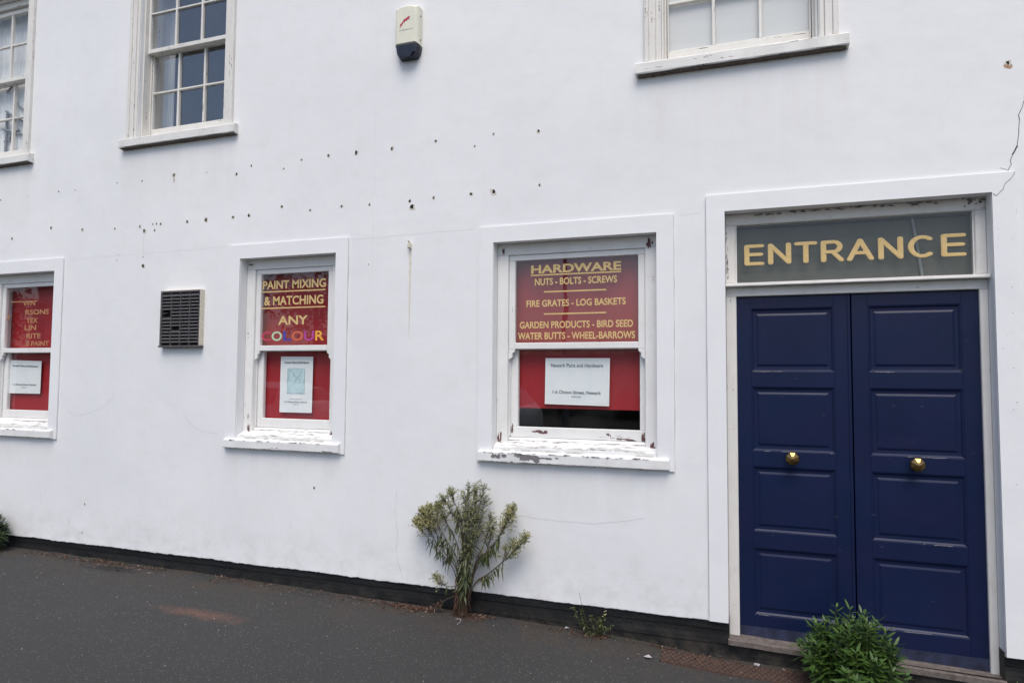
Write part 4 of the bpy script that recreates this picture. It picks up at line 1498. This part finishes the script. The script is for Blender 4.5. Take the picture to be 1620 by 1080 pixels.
# the central sheaf
for tx, tz, y, nb in ((-1.715, -.738, -.10, 70), (-1.665, -.745, -.08, 60), (-1.614, -.752, -.10, 60), (-1.66, -.80, -.13, 50), (-1.74, -.80, -.12, 50), (-1.60, -.83, -.07, 40), (-1.70, -.88, -.14, 40), (-1.78, -.90, -.10, 34), (-1.64, -.93, -.12, 34), (-1.72, -1.0, -.15, 26), (-1.62, -1.02, -.10, 26), (-1.68, -1.05, -.16, 24)):
    b0 = next(bi)
    tip = W(tx, tz, y)
    mid = b0.lerp(tip, .5) + Vector((random.uniform(-.02, .02) + (.5 * (-1.70 - b0.lerp(tip, .5).x)), -.03, 0))
    fleabane([b0, mid, tip], .0052, .30, .60, .098, int(nb * .85), 1.15, .062, .25)
# arching side stems
SIDE = [([(-1.80, -1.30), (-1.925, -1.16), (-2.02, -1.03), (-2.055, -.93)], .62, 120, .8), ([(-1.80, -1.28), (-1.91, -1.12), (-2.00, -1.00), (-2.00, -.90)], .60, 110, .8), ([(-1.81, -1.32), (-1.95, -1.16), (-2.06, -1.06), (-2.09, -1.00)], .66, 90, .8), ([(-1.79, -1.25), (-1.88, -1.10), (-1.945, -1.0), (-1.95, -.90)], .62, 60, .45),
        ([(-1.78, -1.2), (-1.84, -1.05), (-1.90, -.95), (-1.925, -.875)], .62, 55, .4), ([(-1.76, -1.1), (-1.80, -.98), (-1.86, -.89), (-1.905, -.825)], .55, 34, .3), ([(-1.76, -1.05), (-1.79, -.92), (-1.83, -.83), (-1.85, -.785)], .6, 34, .4),
        ([(-1.67, -1.25), (-1.61, -1.12), (-1.57, -1.0), (-1.555, -.92)], .55, 22, .3), ([(-1.66, -1.28), (-1.60, -1.18), (-1.56, -1.06), (-1.545, -.985)], .6, 26, .3),
        ([(-1.66, -1.24), (-1.58, -1.15), (-1.50, -1.05), (-1.44, -.95), (-1.41, -.86)], .62, 95, .7), ([(-1.66, -1.26), (-1.57, -1.14), (-1.48, -1.02), (-1.43, -.90)], .68, 50, .65),
        ([(-1.67, -1.38), (-1.575, -1.30), (-1.47, -1.21), (-1.38, -1.12), (-1.315, -1.04)], .60, 95, .55), ([(-1.67, -1.375), (-1.575, -1.297), (-1.47, -1.20), (-1.40, -1.08)], .74, 40, .5),
        ([(-1.78, -1.42), (-1.86, -1.41), (-1.92, -1.40), (-1.95, -1.37)], .55, 34, .3)]
for pts, hl, nb, pale in SIDE:
    y = random.uniform(-.13, -.07)
    kn = [next(bi)] + [W(a, b, y) for a, b in pts]
    fleabane(kn, .0042, .34, hl, .075, int(nb * 1.25), .85, .058, pale, -1.1)
# dead skirt at the foot and one withered trailing stem
for i in range(340):
    a = random.uniform(0, 2 * math.pi)
    z = random.uniform(0, .26)
    p_ = Vector((BX + random.uniform(-.042, .042), BY + random.uniform(-.04, .02), BZ + z))
    dd_.leaf(p_, Vector((.55 * math.cos(a), math.sin(a) * .4 - .2, -.9)), random.uniform(.03, .07), random.uniform(.004, .009), random.uniform(.4, 1.0))
tr0 = curve([(BX - .03, BY, BZ + .14), W(-1.88, -1.50, -.06), W(-1.98, -1.575, -.07), W(-2.10, -1.585, -.06), W(-2.26, -1.585, -.05)], 8)
st_.tube(tr0, .0035, 5)
for i in range(230):
    k = random.randint(10, len(tr0) - 1)
    p_ = tr0[k] + rnd(.012)
    p_.z = max(p_.z, gz(p_.x, p_.y) + .006)
    dd_.leaf(p_, rnd() + Vector((0, -.2, .15)), random.uniform(.015, .04), random.uniform(.004, .008), .3)
st_.build('stem', M['fstem'], wp)
lf.build('foliage', M['fleaf'], wp)
bd.build('flower_buds', M['fbud'], wp)
bd2.build('seed_heads', M['fbud2'], wp)
dd_.build('dead_leaves', M['dead'], wp)
settle(wp, (BX, BY, BZ))


def bush(name, label, cx, cy, h, rad, nst, nlf, ll, lw, mat, stmat, ydir=-1, zs=None):
    root = thing(name, label, 'plant')
    s_, l_ = MB(), MB()
    z0 = zs if zs is not None else gz(cx, cy) - .01
    for i in range(nst):
        a = random.uniform(0, 2 * math.pi)
        q = math.sqrt(random.random())
        tip = Vector((cx + rad * q * math.cos(a), cy + rad * .75 * q * math.sin(a), z0 + h * (1.0 - .55 * q * q) * random.uniform(.72, 1.05)))
        if ydir and tip.y > -.05: tip.y = -.05 - random.random() * .05
        b0 = Vector((cx + .25 * rad * q * math.cos(a), cy + .2 * rad * q * math.sin(a), z0))
        mid = b0.lerp(tip, .5) + Vector((.12 * rad * math.cos(a), .12 * rad * math.sin(a), .04 * h))
        c_ = curve([b0, mid, tip], 6)
        s_.tube(c_, [.003 * (1 - .6 * k / (len(c_) - 1)) for k in range(len(c_))], 4)
        for j in range(nlf):
            t = .18 + .82 * (j + random.random()) / nlf
            k = min(len(c_) - 2, int(t * (len(c_) - 1)))
            p_ = c_[k].lerp(c_[k + 1], t * (len(c_) - 1) - k if k < len(c_) - 2 else random.random())
            tang = (c_[k + 1] - c_[k]).normalized()
            an = j * 2.4 + i
            sd_ = tang.cross(Vector((math.cos(an), math.sin(an), .2))).normalized()
            top = t > .85
            d = (sd_ + tang * (.9 if top else .45) + rnd(.25)).normalized()
            l = ll * random.uniform(.6, 1.15) * (1.0 if not top else .75)
            l_.leaf(p_, d, l, lw * l / ll * random.uniform(.8, 1.2), random.uniform(-.05, .35) if not t < .35 else random.uniform(.3, .8), side=d.cross(tang) if (d.cross(tang)).length > .1 else None)
    s_.build('stem', stmat, root)
    l_.build('foliage', mat, root)
    settle(root, (cx, cy, z0))
    return root


bush('leafy_bush', 'dense bright green leafy bush growing in front of the blue doors', .540, -.20, .455, .265, 78, 34, .080, .018, M['bleaf'], M['bstem'])
bush('wall_shrub', 'dark green shrub against the white wall at the far end of the plinth', -6.16, -.16, .40, .19, 40, 30, .075, .018, M['lleaf'], M['bstem'])
bush('corner_plant', 'small green plant sprouting beside the door frame at the corner', 1.36, -.10, .17, .10, 18, 22, .05, .010, M['bleaf'], M['bstem'])

# scrawny weed beside the drain
sw = thing('scrawny_weed', 'small scrawny weed against the black plinth between fleabane and doors', 'plant')
s_, l_, b_ = MB(), MB(), MB()
for i, (dx, h, lean) in enumerate(((-.05, .165, -.06), (-.03, .15, -.04), (.0, .13, .0), (.02, .12, .03), (.03, .15, .05), (.05, .09, .07), (-.01, .10, -.05), (-.02, .26, -.06), (.04, .11, .02))):
    b0 = Vector((-.87 + dx * .7, -.035, gz(-.87) - .005))
    tip = b0 + Vector((lean + dx * .3, -.02, h))
    c_ = curve([b0, b0.lerp(tip, .5) + Vector((dx * .2, -.01, .01)), tip], 6)
    s_.tube(c_, .0012, 4)
    for j in range(0 if i == 7 else 26):
        p_ = c_[random.randint(1, len(c_) - 1)]
        l_.leaf(p_ + rnd(.004), rnd() + Vector((0, -.2, .1)), random.uniform(.012, .034), random.uniform(.006, .013), .3)
    for j in range(6 if i == 4 else 0):
        b_.bud(tip + rnd(.014), .004, .005)
s_.build('stem', M['bstem'], sw)
l_.build('foliage', M['fleaf'], sw)
b_.build('flower_buds', M['fbud'], sw)
settle(sw, (-.87, -.035, gz(-.87)))

# litter of dead leaves, twigs and moss along the foot of the wall
lt = MB()
for i in range(3600):
    r = random.random()
    if r < .30: x = random.gauss(-1.86, .20)
    elif r < .52: x = random.gauss(-.62, .17)
    elif r < .62: x = random.gauss(-4.75, .30)
    elif r < .72: x = random.gauss(.2, .35)
    else: x = random.uniform(-6.4, -.1)
    y = -.02 - abs(random.gauss(0, .055))
    if noise.noise((x * 4, y * 4, 9)) < -.15: continue
    p_ = Vector((x, y, gz(x, y) + .004))
    lt.leaf(p_, Vector((random.uniform(-1, 1), random.uniform(-1, 1), random.uniform(0, .5))), random.uniform(.006, .034), random.uniform(.0025, .009), .1)
o = lt.build('leaf_litter', M['dead'])
tag(o, 'brown dead leaves and crumbs lying along the foot of the wall', 'leaf litter', kind='stuff')
ms = MB()
for x0_, n_ in ((-4.70, 46), (-4.35, 20), (-.73, 26), (-.55, 22), (-5.1, 14), (-3.0, 10)):
    for i in range(n_):
        x = random.gauss(x0_, .06)
        y = -.03 - abs(random.gauss(0, .02))
        ms.leaf(Vector((x, y, gz(x, y))), Vector((random.uniform(-.6, .6), random.uniform(-.6, .2), 1)), random.uniform(.012, .05), .003, .2)
o = ms.build('grass_tufts', M['fleaf'])
tag(o, 'short thin grass sprouting where pavement meets the black plinth', 'grass', kind='stuff')

# ------------------------------------------------------------------ drain grate and scraps
dg_ = thing('drain_grate', 'rusty perforated iron drain grate at the foot of the doorway', 'grate')
mb = MB()
gx0, gx1, gy0, gy1 = -.44, .95, -.20, -.055
top = lambda x: gz(x, -.12) + .009
nx, ny = 46, 5
P = lambda x, y, e=0: (x, y, top(x) - e)
bw_ = .0085
for j in range(ny + 1):
    y = gy0 + (gy1 - gy0) * j / ny
    pr = []
    seg = 24
    for i in range(seg):
        a, b = gx0 + (gx1 - gx0) * i / seg, gx0 + (gx1 - gx0) * (i + 1) / seg
        mb.add([P(a, y - bw_ / 2), P(b, y - bw_ / 2), P(b, y + bw_ / 2), P(a, y + bw_ / 2), P(a, y - bw_ / 2, .02), P(b, y - bw_ / 2, .02)], [(0, 1, 2, 3), (4, 5, 1, 0)])
for j in range(ny):
    ya_ = gy0 + (gy1 - gy0) * j / ny + bw_ / 2
    yb_ = gy0 + (gy1 - gy0) * (j + 1) / ny - bw_ / 2
    for i in range(nx + 1):
        x = gx0 + (gx1 - gx0) * (i + (.5 if j % 2 else 0)) / nx
        if x > gx1: continue
        mb.add([P(x - .006, ya_, .0008), P(x + .006, ya_, .0008), P(x + .006, yb_, .0008), P(x - .006, yb_, .0008)], [(0, 1, 2, 3)])
mb.build('grid', M['iron'], dg_)
mb = MB()
for i in range(24):
    a, b = gx0 + (gx1 - gx0) * i / 24, gx0 + (gx1 - gx0) * (i + 1) / 24
    mb.add([P(a, gy0, .0045), P(b, gy0, .0045), P(b, gy1, .0045), P(a, gy1, .0045)], [(0, 1, 2, 3)])
mb.build('pit', M['dark'], dg_)
settle(dg_, (.25, -.12, top(.25) - .01))


def scrap(label, x, y, pts, mat, bend=.006):
    mb = MB()
    z = gz(x, y)
    P_ = []
    for i, (a, b) in enumerate(pts):
        P_.append((x + a, y + b, z + .006 + (bend if i % 2 else 0)))
    n = len(P_)
    P_ += [(p_[0], p_[1], p_[2] + .0012) for p_ in P_]
    mb.add(P_, [list(range(n))[::-1], list(range(n, 2 * n))] + [(i, (i + 1) % n, (i + 1) % n + n, i + n) for i in range(n)])
    return tag(mb.build('paper_scrap', mat), label, 'litter', 'scraps of litter on the pavement')


scrap('pinkish diamond-shaped scrap of paper on the pavement near the drain grate', -.515, -.20, [(-.022, 0), (.002, -.022), (.026, .0), (.004, .020)], M['litterpink'])
scrap('small white oblong scrap on the pavement by the scrawny weed', -1.035, -.012, [(-.014, -.007), (.014, -.006), (.013, .008), (-.013, .007)], M['litterwhite'])
scrap('thin white sliver of paper beside the leafy bush', .30, -.215, [(-.018, .006), (.012, -.010), (.02, -.006), (-.012, .010)], M['litterwhite'])
scrap('crumpled pale scrap under the door threshold', .075, -.028, [(-.016, -.004), (-.006, -.009), (.012, -.008), (.019, .001), (.006, .007), (-.011, .006)], M['litterpink'], .010)
mb = MB()
mb.tube(curve([(-1.745, -.13, gz(-1.745, -.13) + .006), (-1.715, -.125, gz(-1.71, -.13) + .008), (-1.70, -.16, gz(-1.70, -.16) + .007), (-1.705, -.20, gz(-1.70, -.2) + .006)], 6), .0016, 5)
tag(mb.build('straw', M['litterpink']), 'pale curled straw on the pavement below the fleabane', 'litter', 'scraps of litter on the pavement')
pb = MB()
for i in range(130):
    x, y = random.uniform(-5.8, .4), -abs(random.gauss(0, .9)) - .05
    s = random.uniform(.0015, .004)
    pb.bud(Vector((x, y, gz(x, y) + .006)), s, s * .8, Vector((random.uniform(-.5, .5), random.uniform(-.5, .5), 1)))
tag(pb.build('loose_grit', M['litterpink']), 'loose pale grit scattered over the dark pavement', 'grit', kind='stuff')

# ------------------------------------------------------------------ across the street: seen only as reflections in the glass
lp = MB()
lp.tube([(-5.24, -16, -.2), (-5.24, -16, 1.2), (-5.24, -16, 9)], [.11, .08, .06], 10)
lp.tube([(-5.24, -16, 8.9), (-5.24, -15.4, 9.2), (-5.24, -14.8, 9.2)], .05, 8)
tag(lp.build('lamp_post', M['steel']), 'tall grey lamp post across the street reflected in the hardware window', 'lamp post')
tl = MB()
tl.box(-40.9, -39.7, -25.5, -24, -1.5, 6.1, .05)
tl.box(-40.7, -40.2, -25.3, -24.3, 6.1, 7.0, .05)
tl.box(-39.2, -38.8, -25.3, -24.6, -1.5, 9.0, .05)
tag(tl.build('brick_tower', simple('brick_far', (.16, .09, .07), .9, .3, 3).mat), 'brick tower across the street reflected in the far window', 'tower')


hb = MB()
nx_ = 160
prof_ = [(-23.4, -1.6), (-23.2, .3), (-23.25, 1.6), (-23.5, 2.55), (-24.2, 2.9), (-25, 2.6), (-25, -1.6)]
P = []
for i in range(nx_ + 1):
    x = -75 + 105 * i / nx_
    for j, (y, z) in enumerate(prof_):
        n_ = noise.noise((x * 1.1, j * 2.3, 5)) + .5 * noise.noise((x * 3.1, j * 4.3, 2))
        P.append((x, y + .25 * n_, z + (.22 * n_ if 0 < j < 6 else 0)))
hb.add(P, [(7 * i + j, 7 * i + 7 + j, 7 * i + 8 + j, 7 * i + j + 1) for i in range(nx_) for j in range(6)])
for i in range(9000):
    x, z = random.uniform(-74, 29), random.uniform(-.8, 3.05)
    hb.leaf(Vector((x, -23.15 - max(0, z - 1.9) * .5, z)), rnd() + Vector((0, .5, .3)), random.uniform(.12, .3), .12, .2)
tag(hb.build('hedge', M['lleaf']), 'long dark hedge across the street reflected in the lower panes', 'hedge')


def far_tree(x, y, h, r, label):
    root = thing('tree', label, 'tree', 'trees across the street')
    t = MB()
    t.tube([(x, y, -.3), (x + .1, y, h * .35), (x, y, h * .8)], [.2, .15, .04], 8)
    cr = MB()
    cl = [Vector((x, y, h * .62)) + Vector((random.gauss(0, r * .5), random.gauss(0, r * .5), random.gauss(0, h * .16))) for _ in range(26)]
    for c_ in cl:
        for k in range(90):
            cr.leaf(c_ + Vector((random.gauss(0, .38), random.gauss(0, .38), random.gauss(0, .32))), rnd(), random.uniform(.12, .25), .1, .2)
    t.build('trunk', M['bstem'], root)
    cr.build('crown', M['lleaf'], root)


far_tree(-13.9, -15, 6.6, 1.5, 'leafy tree across the street reflected in the paint mixing window')
far_tree(-30.6, -15.5, 6.6, 1.0, 'leafy tree across the street reflected at the edge of the far window')


# parked cars by the opposite kerb, seen only as reflections in the lower panes
carpaint = simple('white_car_paint', (.70, .71, .72), .22, .03, 4).mat
carglass = simple('dark_car_glass', (.02, .022, .025), .06, .1, 4).mat
tyre = simple('tyre_rubber', (.02, .02, .02), .8, .2, 30).mat
hub = simple('wheel_rim', (.40, .41, .42), .35, .1, 30).mat


def parked_car(x0, y0, label):
    root = thing('parked_car', label, 'car', 'cars parked across the street', (x0, y0, -.02))
    # stations along the car: x, underside, belt line, roof line, half width at belt, half width at roof
    st = [(.00, .42, .72, .74, .66, .60), (.12, .30, .84, .86, .80, .72), (.9, .26, .93, .96, .86, .74), (1.25, .26, .96, 1.00, .87, .72),
          (1.75, .26, .98, 1.36, .87, .60), (2.3, .26, .99, 1.48, .87, .58), (3.1, .26, 1.0, 1.47, .87, .58), (3.6, .26, 1.0, 1.36, .86, .57), (3.9, .28, 1.0, 1.05, .84, .66), (4.0, .40, .92, .95, .76, .66)]
    b = MB()
    P = []
    for x, zb, zm, zt, wb, wt in st:
        half = [(wb * .9, zb), (wb, zb + .12), (wb * 1.02, (zb + zm) / 2), (wb, zm), (wt + .3 * (wb - wt), zm + (zt - zm) * .7), (wt, zt - .01 if zt - zm > .1 else zt)]
        P += [(x, a, z) for a, z in half] + [(x, -a, z) for a, z in half[::-1]]
    n = 12
    b.add(P, [(i * n + k, i * n + (k + 1) % n, (i + 1) * n + (k + 1) % n, (i + 1) * n + k) for i in range(len(st) - 1) for k in range(n)] + [list(range(n))[::-1], [(len(st) - 1) * n + k for k in range(n)]])
    b.build('body', carpaint, root, smooth=True)
    for s_ in (-1, 1):
        for xa_, xb_ in ((1.72, 2.42), (2.50, 3.36)):
            w = MB()
            q = [(xa_, 1.02), (xb_, 1.02), (xb_ - (.06 if xb_ > 3 else 0), 1.36), (xa_ + (.30 if xa_ < 2 else 0), 1.36)]
            w.add([(a, s_ * (.875 - (z - 1.0) * .55), z) for a, z in q], [(0, 1, 2, 3)])
            w.build('window', carglass, root)
        for xw in (.75, 3.25):
            w = MB()
            prof = [(.60, .0), (.60, .20), (.66, .30), (.86, .30), (.90, .27), (.90, .20)]
            pp = [(xw + r * math.cos(2 * math.pi * k / 20), s_ * y, .30 + r * math.sin(2 * math.pi * k / 20)) for y, r in prof for k in range(20)]
            w.add(pp, [(i * 20 + k, i * 20 + (k + 1) % 20, i * 20 + 20 + (k + 1) % 20, i * 20 + 20 + k) for i in range(5) for k in range(20)])
            wh = w.build('wheel', tyre, root)
            r_ = MB()
            r_.add([(xw + .19 * math.cos(2 * math.pi * k / 20), s_ * .895, .30 + .19 * math.sin(2 * math.pi * k / 20)) for k in range(20)], [list(range(20))])
            r_.build('rim', hub, wh)
    for xa_, za, xb_, zb_ in ((1.28, 1.005, 1.72, 1.335), (3.62, 1.345, 3.885, 1.07)):
        w = MB()
        w.add([(xa_, -.6, za + .012), (xa_, .6, za + .012), (xb_, .52, zb_ + .012), (xb_, -.52, zb_ + .012)], [(0, 1, 2, 3)])
        w.build('windscreen', carglass, root)


parked_car(-7.9, -8.2, 'white hatchback parked across the street reflected in the hardware window')
parked_car(-12.9, -8.3, 'white hatchback parked across the street reflected in the paint mixing window')
